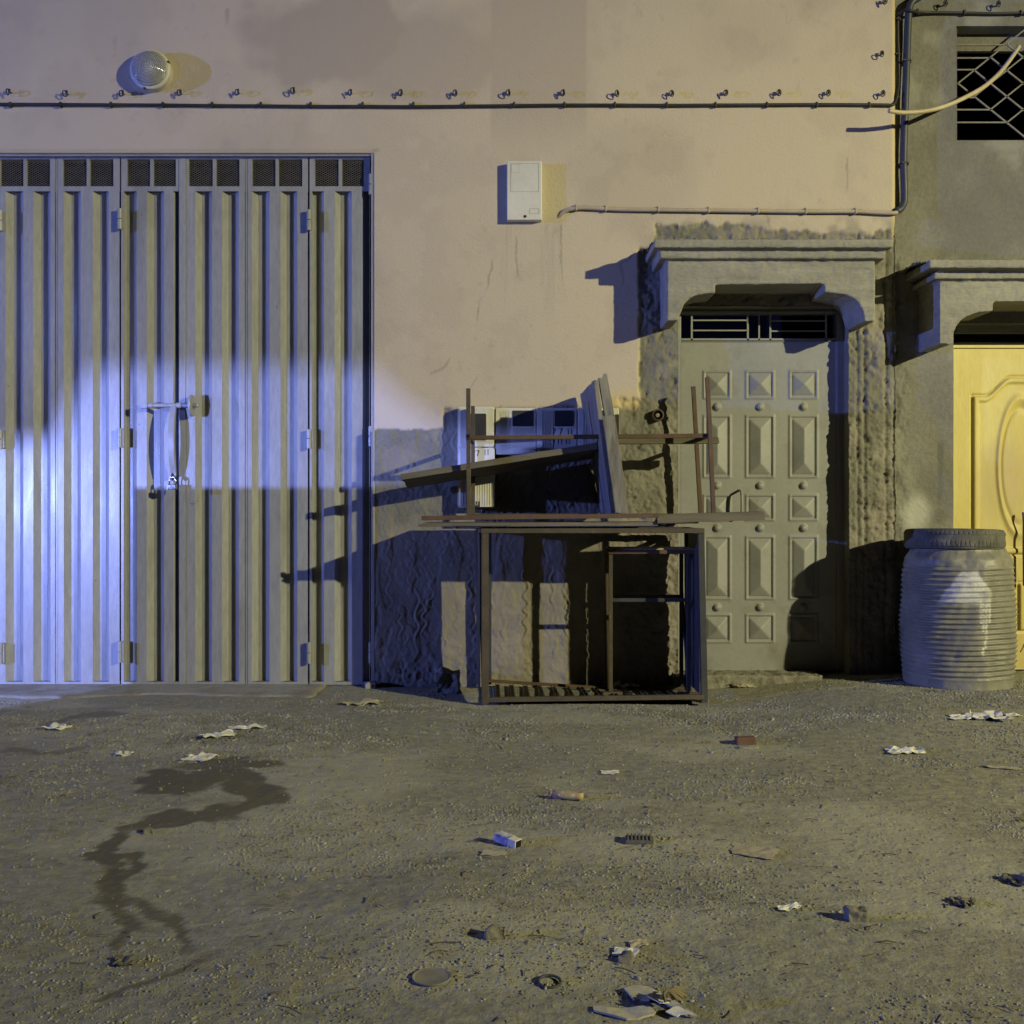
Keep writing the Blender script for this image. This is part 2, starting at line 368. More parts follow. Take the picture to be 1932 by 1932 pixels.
def grimef(x, z):
    px, py = pxz(x, z); n = fbm(x, z, 8, 5, 85)
    a = sst(.48, .62, n) * sst(395, 435, py) * sst(1190, 1260, px) * .7
    b = sst(.60, .68, fbm(x, z, 20, 4, 86)) * .3 * sst(700, 560, py) * 0
    c = sst(6, 0, np.abs(py - 287 + 5 * (n - .5))) * .35 * sst(720, 700, px)
    return np.maximum(np.maximum(a, b), c)
CR = [[(930, 488), (918, 540), (905, 570), (896, 640), (905, 700), (890, 735)], [(880, 600), (868, 650), (838, 690), (812, 706)], [(706, 284), (760, 288)], [(1196, 476), (1170, 500), (1176, 540)],
      [(1060, 425), (1058, 500), (1062, 560)], [(975, 425), (974, 520)], [(1600, 300), (1598, 360)], [(430, 20), (428, 60)], [(218, 55), (220, 110)], [(1445, 400), (1450, 430)]]
def crackf(x, z):
    px, py = pxz(x, z); wx = px + 14 * (fbm(x, z, 9, 4, 95, .6) - .5); wy = py + 14 * (fbm(x, z, 9, 4, 96, .6) - .5); d = np.full(x.shape, 99.)
    for pl in CR:
        for a, b in zip(pl[:-1], pl[1:]): d = np.minimum(d, seg_d(wx, wy, a, b))
    sp = sst(.70, .76, fbm(x, z, 16, 4, 97, .65)) * .14 * sst(.5, .6, fbm(x, z, 1.1, 2, 98))
    return np.maximum(sst(2.6, 1.0, d) * .45 * sst(.35, .5, fbm(x, z, 7, 2, 99)), sp)
def edgef(x, z):
    px, py = pxz(x, z); e = sst(1680, 1687, px + 5 * (fbm(x, z, 6, 3, 90) - .5)) * (py < 450)  # e: warm lamplight painted along the rounded corner
    e2 = sst(26, 10, np.abs(py - 752)) * sst(1110, 1140, px) * sst(1215, 1200, px)
    e3 = sst(7, 2, np.abs(py - 764)) * sst(860, 880, px) * (px < 1120)
    return np.maximum(e * .8, np.maximum(e2 * .8, e3 * .4))
xs = np.unique(np.round(np.concatenate([steps((-4.8, -3.2, .1), (-3.2, GX1, .02), (GX1, .64, .0068), (.64, XE, .0078)), [DX0, DX1]]), 5))
zs = np.unique(np.round(np.concatenate([steps((-.08, 1.56, .0075), (1.56, 2.8, .010), (2.8, 4.2, .018), (4.2, 5.4, .1)), [GZ1, DZ1]]), 5))
sheet('wall', xs, zs, wallh, lambda x, z: ~((x < GX1) & (z < GZ1)) & ~((x > DX0) & (x < DX1) & (z < DZ1)), 0, M['wall'], pink_b,
      {'pink': lambda x, z: blur(pinkf(x, z)), 'stain': stainf, 'grime': grimef, 'edge': edgef, 'crack': crackf}, depth=.3)
MB().box(-5, XE - .01, 3, 3.02, -.1, 5.4).build('rear_wall', M['black'], pink_b)
MB().box(-5, XE - .01, .3, 3, 5.3, 5.42).build('roof', M['black'], pink_b)

# garage doors --------------------------------------------------
c1 = lambda v: v / 2.674
GY = .035
fr = MB(); x1 = X_(c1(1890), -.005)
fr.box(X_(c1(1872), -.004), X_(c1(1890), -.004), -.006, .06, .0, GZ1 + .004)
fr.box(-4.6, X_(c1(1890), -.004), .004, .06, GZ1 - .012, GZ1 + .001)
fr.build('garage_door_frame', M['paint'], pink_b, bevel=.002)
def leaf(pa, pb, grooves, wins, part_only=False):
    xa, xb = X_(pa, GY), X_(pb, GY); zt = Z_(291.5, GY) - .01; zb = Z_(1292, GY); z1 = Z_(362, GY + .01); z0 = Z_(1286, GY)
    m = MB(); prof = [(xa, 0)]
    for g in grooves:
        a, b, c, d = [X_(v, GY) for v in g]; dp = .042
        prof += [(a, 0), (b, dp), (c, dp), (d, 0)]
    prof.append((xb, 0))
    # corrugated sheet
    fine = []
    for (xp, dp), (xq, dq) in zip(prof[:-1], prof[1:]):
        m.add([(xp, GY + dp, z0), (xq, GY + dq, z0), (xq, GY + dq, z1), (xp, GY + dp, z1)], [(0, 1, 2, 3)])
    for g in grooves:
        a, b, c, d = [X_(v, GY) for v in g]; dp = .042
        for z in (z0, z1): m.add([(a, GY, z), (b, GY + dp, z), (c, GY + dp, z), (d, GY, z)], [(0, 1, 2, 3)])
    m.box(xa, xb, GY - .0, GY + .02, zb, z0)
    # top box with two openings
    zm0, zm1 = Z_(351.5, GY), Z_(300.5, GY)
    xsx = [xa] + [X_(c1(v), GY) for w in wins for v in w] + [xb]
    m.box(xa, xb, GY, GY + .02, z1, zm0); m.box(xa, xb, GY, GY + .02, zm1, zt)
    for i in range(0, len(xsx), 2): m.box(xsx[i], xsx[i + 1], GY, GY + .02, zm0, zm1)
    # proud strip down one edge and small folded lips
    lf = m.build('garage_door_leaf', M['paint'], pink_b)
    for w in wins:
        a, b = X_(c1(w[0]), GY), X_(c1(w[1]), GY); mm = MB(); H = zm1 - zm0
        st_ = .0135; k = -40
        for sgn in (1, -1):
            t = -1.0
            while t < 1.0:
                # line z = zm0 + t + sgn*(x-a)*.5
                pts = []
                x0_, x1_ = a, b
                za, zb_ = t + sgn * 0, t + sgn * (b - a) * .55
                # clip to 0..H
                def clipx(zv): return a + (zv - t) / (sgn * .55)
                lo, hi = a, b
                xa0, xa1 = sorted((clipx(0), clipx(H)))
                lo = max(lo, xa0); hi = min(hi, xa1)
                if hi - lo > .003:
                    mm.bar((lo, GY + .012, zm0 + t + sgn * (lo - a) * .55), (hi, GY + .012, zm0 + t + sgn * (hi - a) * .55), .0013, .002, up=(0, 1, 0))
                t += st_
        mm.build('mesh_grille', M['galv'], lf)
    return lf
def gr4(a, d): a, d = c1(a), c1(d); w = d - a; return (a, a + w * .27, a + w * .63, d)
def gpart(a, b, d): return tuple(c1(v) for v in (a, a + 2, b, d))
leaves = [leaf(c1(-330), c1(-12), [gr4(-300, -210), gr4(-160, -70)], [(-290, -180), (-160, -40)]),
          leaf(c1(-8), c1(278), [gr4(28, 118), gr4(168, 255)], [(-0, 118), (133, 252)]),
          leaf(c1(292), c1(603), [gr4(322, 408), gr4(468, 550)], [(316, 437), (452, 572)]),
          leaf(c1(611), c1(902), [gpart(624, 656, 690), gr4(740, 828), (c1(874), c1(884), c1(899), c1(901.5))], [(640, 757), (773, 887)]),
          leaf(c1(938), c1(1236), [gr4(985, 1070), gr4(1120, 1205)], [(951, 1073), (1090, 1208)]),
          leaf(c1(1250), c1(1553), [gr4(1270, 1360), gr4(1415, 1500)], [(1272, 1390), (1405, 1525)]),
          leaf(c1(1562), c1(1866), [gpart(1573, 1604, 1634), gr4(1688, 1775), (c1(1828), c1(1838), c1(1858), c1(1864))], [(1588, 1708), (1725, 1835)])]
st = MB()
for a, b, y in ((279, 291, .003), (904, 937, -.004), (1237, 1249, .003)):
    st.box(X_(c1(a), GY), X_(c1(b), GY), GY + y, GY + .02, Z_(1291.5, GY), Z_(292.5, GY) - .01)
st.build('cover_strip', M['paint'], pink_b, bevel=.0015)
MB().box(-4.8, GX1 - .01, .15, .155, Z_(362, .15), GZ1 + .05).build('vent_shade_board', M['black'], pink_b)  # added black board hides the lit soffit behind the mesh
def hinge(px, py0, py1, lf):
    m = MB(); zc = (Z_(py0, 0) + Z_(py1, 0)) / 2; hh = abs(Z_(py0, 0) - Z_(py1, 0)) / 2; x = X_(px, .01)
    m.tube([(x, .006, zc - hh), (x, .006, zc - .002)], .0125, 14); m.tube([(x, .006, zc + .002), (x, .006, zc + hh)], .0125, 14)
    m.box(x - .003, x + .003, .006, GY + .004, zc - hh * .96, zc + hh * .96)
    m.box(x - .008, x + .022, .010, .0145, zc - hh * .9, zc + hh * .9)
    m.build('hinge', M['paint'], lf, smooth=False, bevel=.001)
for y0, y1 in ((393, 432), (808, 844), (1210, 1250)):
    hinge(226, y0, y1, leaves[2]); hinge(583, y0 + 2, y1 + 2, leaves[5]); hinge(1, y0 + 3, y1 + 3, leaves[1])
for y0, y1 in ((328, 367), (804, 842), (1212, 1251)): hinge(699.5, y0, y1, leaves[6])
# latch: bolt, disc, strap
c4 = lambda x, y: ((480 + x * .2278) / 1.9379, (1400 + y * .2278) / 1.9379)
def L4(x, y, Y): px, py = c4(x, y); return P(px, py, Y)
b_ = MB(); yb = -.015
b_.tube([L4(180, 360, yb), L4(1085, 360, yb)], .0125, 16)
for xx in (275, 730): b_.tube([L4(xx, 360, yb), L4(xx + 75, 360, yb)], .0165, 16)
b_.box(L4(170, 360, 0)[0], L4(280, 360, 0)[0], -.03, .02, L4(0, 410, 0)[2], L4(0, 320, 0)[2])
bolt = b_.build('latch_bolt', M['paint'], leaves[3], smooth=False, bevel=.001)
cxx, cz = L4(970, 360, -.01)[0], L4(970, 365, -.01)[2]
Md = Matrix.Translation((cxx, -.005, cz)) @ Matrix.Rotation(R(90), 4, 'Y') @ Matrix.Rotation(0, 4, 'Z')
MB().lathe([(.0, -.007), (.062, -.007), (.064, -.004), (.064, .004), (.062, .007), (0, .007)], Md, 40).build('latch_disc', M['paint'], leaves[4])
s_ = MB(); pr = []
for i in range(25):
    t = i / 24; sn = math.sin(math.pi * min(1, t * 1.06)) if t < .94 else 0; pr.append((t, -.026 - .040 * abs(sn) ** .8, -.012 - .022 * abs(sn)))
x0, zt_, zb_ = L4(648, 0, -.05)[0], L4(0, 380, -.03)[2], L4(0, 1500, -.03)[2]
for (t0, y0, w0), (t1, y1, w1) in zip(pr[:-1], pr[1:]):
    za, zb2 = zt_ + (zb_ - zt_) * t0, zt_ + (zb_ - zt_) * t1
    s_.add([(x0 - .0155, y0, za), (x0 + .0155, y0, za), (x0 + .0155, y1, zb2), (x0 - .0155, y1, zb2),
            (x0 - .0155, w0, za), (x0 + .0155, w0, za), (x0 + .0155, w1, zb2), (x0 - .0155, w1, zb2)],
           [(0, 1, 2, 3), (7, 6, 5, 4), (0, 3, 7, 4), (1, 5, 6, 2)])
s_.build('latch_strap', M['paint'], leaves[3])
pl = empty('padlock', L4(660, 1600, -.04), 'small steel padlock hanging from the garage door latch', 'padlock')
ar = [L4(612, 1640, -.045), L4(610, 1570, -.045), L4(625, 1525, -.045), L4(660, 1508, -.045), L4(700, 1525, -.045), L4(715, 1570, -.045), L4(712, 1640, -.045)]
MB().tube(ar, .0042, 10).build('shackle', M['steel'], pl, smooth=True)
a = L4(588, 1632, -.04); b = L4(735, 1712, -.04)
MB().box(a[0], b[0], -.062, -.03, b[2], a[2]).build('lock_body', M['steel'], pl, bevel=.004)
bk = MB().tube([L4(662, 1450, -.02), L4(662, 1560, -.05)], .007, 8).build('latch_staple', M['darksteel'], leaves[3])

# door 1 (embossed steel door) ----------------------------------
DY = .10
cols = [(1326, 1379), (1406, 1461), (1488, 1543)]; sq = [(699, 753), (932.5, 983), (1158, 1213)]; lg = [(783, 902), (1011, 1131.5)]; dm = [768, 916.5, 996.6, 1146]
def doorh(x, z):
    d = CD + DY; px = 966 + x / d * F; py = 966 - (z - CH) / d * F; h = np.zeros(x.shape)
    for a, b in cols:
        for y0, y1 in sq + lg:
            e = np.minimum(np.minimum(px - a, b - px), np.minimum(py - y0, y1 - py))     # px inside
            h += .0085 * np.exp(-((e - 2.2) / 1.9) ** 2)
            h += np.clip((e - 6.5) / 20.5, 0, 1) * .028 - .004 * sst(3.5, 5, e) * sst(8.5, 7, e)
        for yy in dm:
            r = np.hypot(px - (a + b) / 2, py - yy); h += np.sqrt(np.clip(1 - (r / 7.3) ** 2, 0, 1)) * .02
    return h + .002 * (fbm(x, z, 1.5, 2, 4) - .5)
def dstain(x, z):
    return np.clip(sst(.5, .7, fbm(x, z, 3, 4, 15)) * sst(.45, .1, z) * .8 + sst(.62, .7, fbm(x, z, 9, 4, 16)) * .3, 0, 1)
dz0 = Z_(1265, DY); dz1 = Z_(645, DY)
door = sheet('door', steps((X_(1284, DY), X_(1577, DY), .0052)), steps((dz0, dz1, .0055)), doorh, None, DY, M['paint2'], pink_b, {'stain': dstain}, depth=.04)
f = MB(); fx0, fx1 = X_(1280, DY), X_(1593, DY); ft = Z_(588, DY)
f.box(fx0 - .03, X_(1283.5, DY), DY - .012, DY + .05, dz0, ft); f.box(X_(1578, DY), fx1, DY - .012, DY + .05, dz0, ft)
f.box(X_(1283.5, DY), X_(1578, DY), DY - .008, DY + .05, dz1 + .003, dz1 + .02)
f.box(X_(1283.5, DY), X_(1578, DY), DY - .01, DY + .05, Z_(592, DY), ft)
f.build('door_frame', M['paint2'], pink_b, bevel=.002)
def B4(x, y, Y=DY - .004): return P((2200 + x * .5694) / 1.9379, (700 + y * .5694) / 1.9379, Y)
t = MB()
for xx, w in ((505, .008), (578, .011), (938, .011), (1010, .009), (1082, .011), (1440, .011), (1512, .010)):
    t.bar(B4(xx, 768), B4(xx, 958), w, .008)
for yy in (770, 960): t.bar(B4(500, yy), B4(1518, yy), .008, .008)
for yy in (828, 893): t.bar(B4(583, yy), B4(935, yy), .008, .008); t.bar(B4(1088, yy + 4), B4(1436, yy + 4), .008, .008)
t.build('transom_grille', M['paint2'], pink_b)
h_ = MB(); hx = X_((2300 + 787 * .5176) / 1.9379, .06); hz0, hz1 = Z_((1600 + 520 * .5176) / 1.9379, .06), Z_((1600 + 372 * .5176) / 1.9379, .06)
h_.tube([(hx, DY, hz1), (hx, .045, hz1 - .006), (hx, .028, hz1 - .03), (hx, .024, (hz0 + hz1) / 2 - .02), (hx, .03, hz0 - .01), (hx, .05, hz0 - .035), (hx, DY, hz0 - .04)], .0075, 10)
h_.build('door_handle', M['paint2'], door, smooth=True)
# door sill and reveal
def rough(mb, name, m, parent, vox=.008, disp=.012, ns=.06, disp2=0, ns2=.3):
    o = mb.build(name, m, parent)
    r = o.modifiers.new('remesh', 'REMESH'); r.mode = 'VOXEL'; r.voxel_size = vox; r.use_smooth_shade = True
    for st_, sz, ty in ((disp, ns, 'CLOUDS'), (disp2, ns2, 'CLOUDS')):
        if st_:
            tx = bpy.data.textures.new(name + '_noise', ty); tx.noise_scale = sz; tx.noise_depth = 3
            d = o.modifiers.new('displace', 'DISPLACE'); d.texture = tx; d.strength = st_; d.mid_level = .55; d.texture_coords = 'GLOBAL'
    return o
sill = MB(); a = X_(1273, -.08); b = X_(1549, -.08)
sill.box(a, b, -.11, .09, -.03, .085)
rough(sill, 'door_sill', M['mortar'], pink_b, .008, .03, .05)

def lintel(parent, X0, X1, tiers, beam_top, arch, Yf, Yb, name='door_hood'):
    m = MB(); pts = [(X0, beam_top), (X0, arch[0][1])] + arch[1:-1] + [(X1, arch[-1][1]), (X1, beam_top)]
    pts = [(X0, beam_top)] + arch + [(X1, beam_top)]
    m.prism(pts, Yf, Yb)
    for xa, xb, za, zb, yf in tiers: m.box(xa, xb, yf, Yb, za, zb)
    return rough(m, name, M['concrete'], parent, .0068, .009, .05, .006, .012)
def Q4(x, y, Y): p = P((2200 + x * .5694) / 1.9379, (700 + y * .5694) / 1.9379, Y); return (p[0], p[2])
YF = -.27
arch = [Q4(420, 830, YF), Q4(492, 826, YF), Q4(512, 770, YF), Q4(530, 722, YF), Q4(560, 690, YF), Q4(600, 668, YF), Q4(650, 657, YF), Q4(728, 651, YF), Q4(729, 597, YF),
        Q4(1430, 592, YF), Q4(1432, 646, YF), Q4(1500, 652, YF), Q4(1570, 664, YF), Q4(1622, 688, YF), Q4(1655, 722, YF), Q4(1676, 770, YF), Q4(1688, 832, YF), Q4(1757, 834, YF)]
T = []
for xa, xb, ya, yb_, yy in ((335, 1874, 305, 361, YF - .075), (372, 1824, 389, 431, YF - .035)):
    a = Q4(xa, yb_, yy); b = Q4(xb, ya, yy); T.append((a[0], b[0], a[1], b[1], yy))
a = Q4(395, 455, YF); b = Q4(1790, 361, YF - .02)
tk = [(Q4(420, 0, YF)[0], Q4(1757, 0, YF)[0], Q4(0, 446, YF)[1], T[0][2] + .01, YF + .005)]
hood = lintel(pink_b, Q4(420, 0, YF)[0], Q4(1757, 0, YF)[0], T + tk, Q4(0, 446, YF)[1], arch, YF, .06)
def ridge(parent, xa, xb, z0, zt, yf, yb, seed, name='mortar_bed'):
    xs_ = np.linspace(xa, xb, int((xb - xa) / .006)); vs = np.linspace(0, 1, 44); V, U = np.meshgrid(vs, xs_)
    cx = (xa + xb) / 2; end = sst(xa - .01, xa + .12, U) * sst(xb + .01, xb - .06, U)
    top = zt * (.6 + .65 * fbm(U, U * 0, 5, 3, seed)) * end
    Yy = yf + (yb - yf) * V + .016 * (fbm(U, V * .2, 45, 3, seed + 4, .65) - .5)
    Zz = z0 + top * V ** .75 + .022 * (fbm(U, V * .2, 48, 4, seed + 2, .7) - .5) * (.25 + end) + .010 * sst(.58, .66, fbm(U, V * .2, 60, 2, seed + 3))
    n, k = V.shape; idx = np.arange(n * k).reshape(n, k)
    q = np.stack([idx[:-1, :-1], idx[1:, :-1], idx[1:, 1:], idx[:-1, 1:]], -1).reshape(-1, 4)
    me = bpy.data.meshes.new(name); me.from_pydata(np.stack([U, Yy, Zz], -1).reshape(-1, 3).tolist(), [], q.tolist())
    return link(name, me, M['mortar'], parent)
ridge(hood, T[0][0] - .01, T[0][1], T[0][3] - .012, .085, YF - .05, .02, 100)
# pipe stub in the crumbled plaster
cx, cz = X_(1240), Z_(784); Mp = Matrix.Translation((cx, -.03, cz)) @ Matrix.Rotation(R(90), 4, 'X')
MB().lathe([(.036, -.05), (.036, .0), (.029, .004), (.026, .0), (.026, -.045)], Mp, 28).build('pipe_stub', M['rust'], pink_b)
MB().lathe([(.0, -.02), (.012, -.02), (.012, .01), (0, .012)], Matrix.Translation((cx, -.01, cz)) @ Matrix.Rotation(R(90), 4, 'X'), 12).build('pipe_plug', M['galv'], pink_b)

# ------------------------------------------------------------------ grey building
grey_b = empty('building', (3, .05, 0), 'unpainted grey rendered building with barred window above a yellow door', 'building')
GYW = .05
WX0, WX1, WZ0, WZ1 = X_(1804.5, GYW), 3.75, Z_(264.5, GYW), Z_(49, GYW)
EX0, EX1, EZ1 = X_(1799, GYW), 3.72, Z_(610, GYW)
def gwh(x, z):
    px, py = pxz(x, z); n = fbm(x, z, 6, 4, 120)
    cr = sst(1716, 1700, px + 22 * (fbm(x, z, 11, 4, 121) - .5)) * sst(560, 640, py)
    f1 = terr(x, z * .7, 8, 9, 122, .006) + terr(x, z, 21, 7, 123, .003)
    top = sst(470, 500, py) * sst(1735, 1705, px)
    return .006 * (n - .5) + .0025 * (fbm(x, z, 40, 3, 125) - .5) + np.maximum(cr, top * .8) * (f1 * .85 + .013 * (fbm(x, z, 70, 3, 124, .75) - .5) + .004)
def gws(x, z):
    px, py = pxz(x, z)
    a = sst(.5, .72, fbm(x, z, 2.2, 5, 130)) * .45
    b = sst(7, 4, np.abs(px - 1781 + 6 * (fbm(x, z, 5, 2, 9) - .5))) * sst(825, 840, py) * sst(950, 930, py) * .8
    c = sst(22, 8, np.hypot((px - 1775) * .7, (py - 974) * 1.2) + 12 * (fbm(x, z, 9, 3, 8) - .5)) * .5
    return np.maximum(np.maximum(a, b), c)
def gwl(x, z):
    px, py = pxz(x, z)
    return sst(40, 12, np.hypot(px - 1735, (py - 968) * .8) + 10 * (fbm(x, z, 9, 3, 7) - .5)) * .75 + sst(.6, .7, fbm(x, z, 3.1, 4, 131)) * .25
xs = np.unique(np.round(np.concatenate([steps((XE, 2.7, .0075), (2.7, 3.4, .02), (3.4, 5.5, .15)), [WX0, WX1, EX0, EX1]]), 5))
zs = np.unique(np.round(np.concatenate([steps((-.08, 2.7, .0085), (2.7, 4.2, .014), (4.2, 5.4, .15)), [WZ0, WZ1, EZ1]]), 5))
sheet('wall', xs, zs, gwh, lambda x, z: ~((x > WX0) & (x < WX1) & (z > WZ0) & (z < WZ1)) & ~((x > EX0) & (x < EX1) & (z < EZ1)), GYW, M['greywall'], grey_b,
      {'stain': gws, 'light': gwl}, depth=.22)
MB().box(XE, 5.5, 3, 3.02, -.1, 5.4).build('rear_wall', M['black'], grey_b)
MB().box(XE, 5.5, .3, 3, 5.3, 5.42).build('roof', M['black'], grey_b)
def B5(x, y, Y): return P((3044 + x * .5176) / 1.9379, y * .5176 / 1.9379, Y)
wg = MB(); YW = .09
def wl(a, b): wg.bar(B5(*a, YW), B5(*b, YW), .0085, .0085)
for y, x in ((318, 1222), (411, 1110), (494, 1000), (690, 1000), (776, 1115), (866, 1220)): wl((872, y), (x, y))
dx, dy = 115, 92.5; cy = 590
for k in range(0, 6):
    n = 10 - k
    x0 = 885 + dx * k; wl((x0, cy - dy * k), (x0 + dx * (6 - k) + dx * k * 0 + 3 * dx, cy - dy * k + dy * (9 - k))) if k < 4 else None
for k in range(0, 4):
    x0 = 885 + dx * k
    wl((x0, cy + dy * k), (x0 + dx * (9 - k), cy + dy * k - dy * (9 - k)))
gme = wg.mesh('grille')
bm = bmesh.new(); bm.from_mesh(gme)
for co, no in (((0, 0, WZ0 + .005), (0, 0, -1)), ((0, 0, WZ1 - .005), (0, 0, 1)), ((WX1 - .01, 0, 0), (1, 0, 0))):
    bmesh.ops.bisect_plane(bm, geom=bm.verts[:] + bm.edges[:] + bm.faces[:], plane_co=co, plane_no=no, clear_outer=True)
bm.to_mesh(gme); bm.free()
win = MB(); win.box(WX0, WX1, .16, .19, WZ1 - .10, WZ1 - .002); win.box(WX0 - .0, WX0 + .012, .05 + .02, .10, WZ0, WZ1 - .004)
winp = win.build('window_frame', M['greywall'], grey_b); link('window_grille', gme, M['galv'], winp)
MB().box(XE - .01, XE, .3, 3, -.1, 5.4).build('party_wall', M['black'], grey_b)
# yellow door
def yd(x, z):
    d = CD + .11; px = 966 + x / d * F; py = 966 - (z - CH) / d * F; h = np.zeros(x.shape)
    dxc = np.abs(px - 1925) ; top = np.where(dxc < 62, 712 + 16 * (dxc / 40) ** 1.7, 747.)
    top = 712 + 35 * sst(18, 68, dxc)
    e = np.minimum(np.minimum(px - 1835, 2015 - px), np.minimum(py - top, 1040 + 6 * np.cos(dxc * .02) - py))
    h += sst(0, 2.5, e) * .010 - sst(9, 13, e) * .012 - .012 * np.exp(-((e + 1) / 1.8) ** 2)
    r = np.hypot((px - 1925) / 42, (py - 880) / 128)
    h += .010 * np.exp(-((r - 1) / .07) ** 2) - .006 * np.exp(-((r - .86) / .06) ** 2)
    e2 = np.minimum(np.minimum(px - 1922, 2010 - px), np.minimum(py - 1100, 1190 - py)); h += sst(0, 3, e2) * .01 - .01 * np.exp(-((e2 + 1) / 2) ** 2)
    return h
def ys_(x, z):
    d = CD + .11; px = 966 + x / d * F; py = 966 - (z - CH) / d * F
    return np.clip(sst(80, 20, np.hypot(px - 1895, (py - 915) * .7) + 40 * (fbm(x, z, 6, 4, 31) - .5)) * .55 + sst(.5, .8, fbm(x * 3, z * .6, 3, 3, 33)) * .4 * (py > 980), 0, .8)
yz0, yz1 = Z_(1263, .11), Z_(658, .11)
ydoor = sheet('door', steps((X_(1799, .11) - .03, 3.3, .0055), (3.3, 3.72, .03)), steps((yz0, yz1, .0060)), yd, None, .11, M['yellow'], grey_b, {'stain': ys_}, depth=.04)
MB().box(X_(1799, .11) - .03, 3.72, .10, .15, yz1 + .004, Z_(651.5, .11)).build('door_frame', M['yellow'], grey_b)
MB().box(X_(1795, .2), 3.8, .12, .16, Z_(628, .12), Z_(590, .12)).build('door_head', M['concrete'], grey_b)
MB().box(EX0 - .1, 3.9, .23, .25, 1.9, 2.4).build('recess_shade_board', M['black'], grey_b)  # black board standing in for the dark void above the door
rough(MB().box(EX0 - .02, 3.8, -.02, .12, -.03, Z_(1266, .1)), 'door_sill', M['mortar'], grey_b, .012, .02, .06)
c8 = lambda x, y: ((3500 + x * .6726) / 1.9379, (1200 + y * .6726) / 1.9379)
hp = [P(*c8(x, y), .07) for x, y in ((357, 1000), (361, 1060), (360, 1200), (362, 1400))]
MB().tube(hp, .006, 8).build('door_handle', M['cable'], ydoor)
Q5 = lambda x, y, Y: (lambda p: (p[0], p[2]))(P((3100 + x * .466) / 1.9379, (800 + y * .466) / 1.9379, Y))
YG = -.245
arch2 = [Q5(720, 982, YG), Q5(806, 985, YG), Q5(826, 975, YG), Q5(830, 908, YG), Q5(850, 850, YG), Q5(885, 800, YG), Q5(930, 768, YG), Q5(990, 745, YG), Q5(1050, 730, YG), Q5(1140, 722, YG), Q5(1146, 650, YG)]
xr = 3.9; mirror = 2 * 3.17
arch2 += [(xr - .35, arch2[-1][1]), (xr - .35, arch2[-2][1]), (xr - .1, arch2[2][1] + .1), (xr - .05, arch2[0][1]), (xr, arch2[0][1])]
T2 = []
for xa, ya, yb_, yy in ((637, 318, 385, YG - .06), (677, 425, 470, YG - .03)):
    a = Q5(xa, yb_, yy); T2.append((a[0], xr + (.1 if ya == 318 else .05), a[1], Q5(xa, ya, yy)[1], yy))
tk2 = [(Q5(720, 0, YG)[0], xr, Q5(0, 510, YG)[1], T2[0][2] + .01, YG + .004)]
hood2 = lintel(grey_b, Q5(720, 0, YG)[0], xr, T2 + tk2, Q5(0, 510, YG)[1], arch2, YG, .1)
ridge(hood2, T2[0][0] - .06, T2[0][1], T2[0][3] - .012, .07, YG - .03, .07, 200)

# ------------------------------------------------------------------ wall lamp
lc = P(284, 132, -.06); wlx = X_(290, 0) + .03; wz = Z_(138, 0)
bx = lc[0] + .0; bz = lc[2]
wlmp = empty('wall_lamp', (bx, -.01, bz), 'round bulkhead lamp with ribbed glass on the pink wall above the garage door', 'wall lamp')
rot = Matrix.Translation((bx, 0, bz)) @ Matrix.Rotation(R(90), 4, 'X')
MB().lathe([(0, -.02), (.107, -.02), (.112, .01), (.114, .05), (.117, .055), (.117, .072), (.112, .078), (.10, .078), (0, .074)], rot, 64).build('lamp_housing', M['lamp_white'], wlmp, smooth=True)
prof = [(.104 * math.cos(a_), .076 + .052 * math.sin(a_)) for a_ in [R(v) for v in range(0, 88, 6)]]
gme = MB().lathe(prof, None, 96).mesh('lamp_glass'); dm_ = bpy.data.objects.new('lamp_glass', gme); COL.objects.link(dm_); gme.materials.append(M['glass'])
gme.polygons.foreach_set('use_smooth', [True] * len(gme.polygons)); dm_.parent = wlmp; dm_.matrix_parent_inverse = wlmp.matrix_world.inverted(); dm_.matrix_world = rot
MB().lathe([(0, .0745), (.096, .0755), (.096, .0785), (.06, .0765), (0, .076)], rot, 48).build('reflector', M['steel'], wlmp, smooth=True)
MB().lathe([(.02, .06), (.03, .07), (.028, .10), (.0, .108)], rot, 24).build('lamp_bulb', M['lamp_white'], wlmp, smooth=True)
for an in (20, 255):
    MB().box(-.006, .006, -.0795, -.06, .1105, .121, Matrix.Translation((bx, 0, bz)) @ Matrix.Rotation(R(-an + 90), 4, 'Y')).build('clip', M['cable'], wlmp)

# ------------------------------------------------------------------ meter boxes
def rbox(m, x0, x1, z0, z1, y0, y1, r=.012, n=5):
    pts = []
    for cx_, cz_, a0 in ((x1 - r, z1 - r, 0), (x0 + r, z1 - r, 90), (x0 + r, z0 + r, 180), (x1 - r, z0 + r, 270)):
        for k in range(n + 1): a_ = R(a0 + 90 * k / n); pts.append((cx_ + r * math.cos(a_), cz_ + r * math.sin(a_)))
    return m.prism(pts, y0, y1)
c9 = lambda x, y, Y: P((1600 + x * .41408) / 1.9379, (400 + y * .41408) / 1.9379, Y)
yb = -.062
mb = empty('meter_box', c9(765, 975, 0), 'plain white meter box hung alone high on the pink wall', 'meter box')
a = c9(613, 975, yb); b = c9(920, 455, yb)
MB().box(a[0], b[0], yb, .0, a[2], b[2]).build('box_body', M['plastic'], mb, bevel=.004)
e = MB()
def ring(m, x0, x1, z0, z1, y, w=.0014, t=.0012):
    m.box(x0, x1, y - t, y + .001, z0, z0 + w); m.box(x0, x1, y - t, y + .001, z1 - w, z1); m.box(x0, x0 + w, y - t, y + .001, z0 + w, z1 - w); m.box(x1 - w, x1, y - t, y + .001, z0 + w, z1 - w)
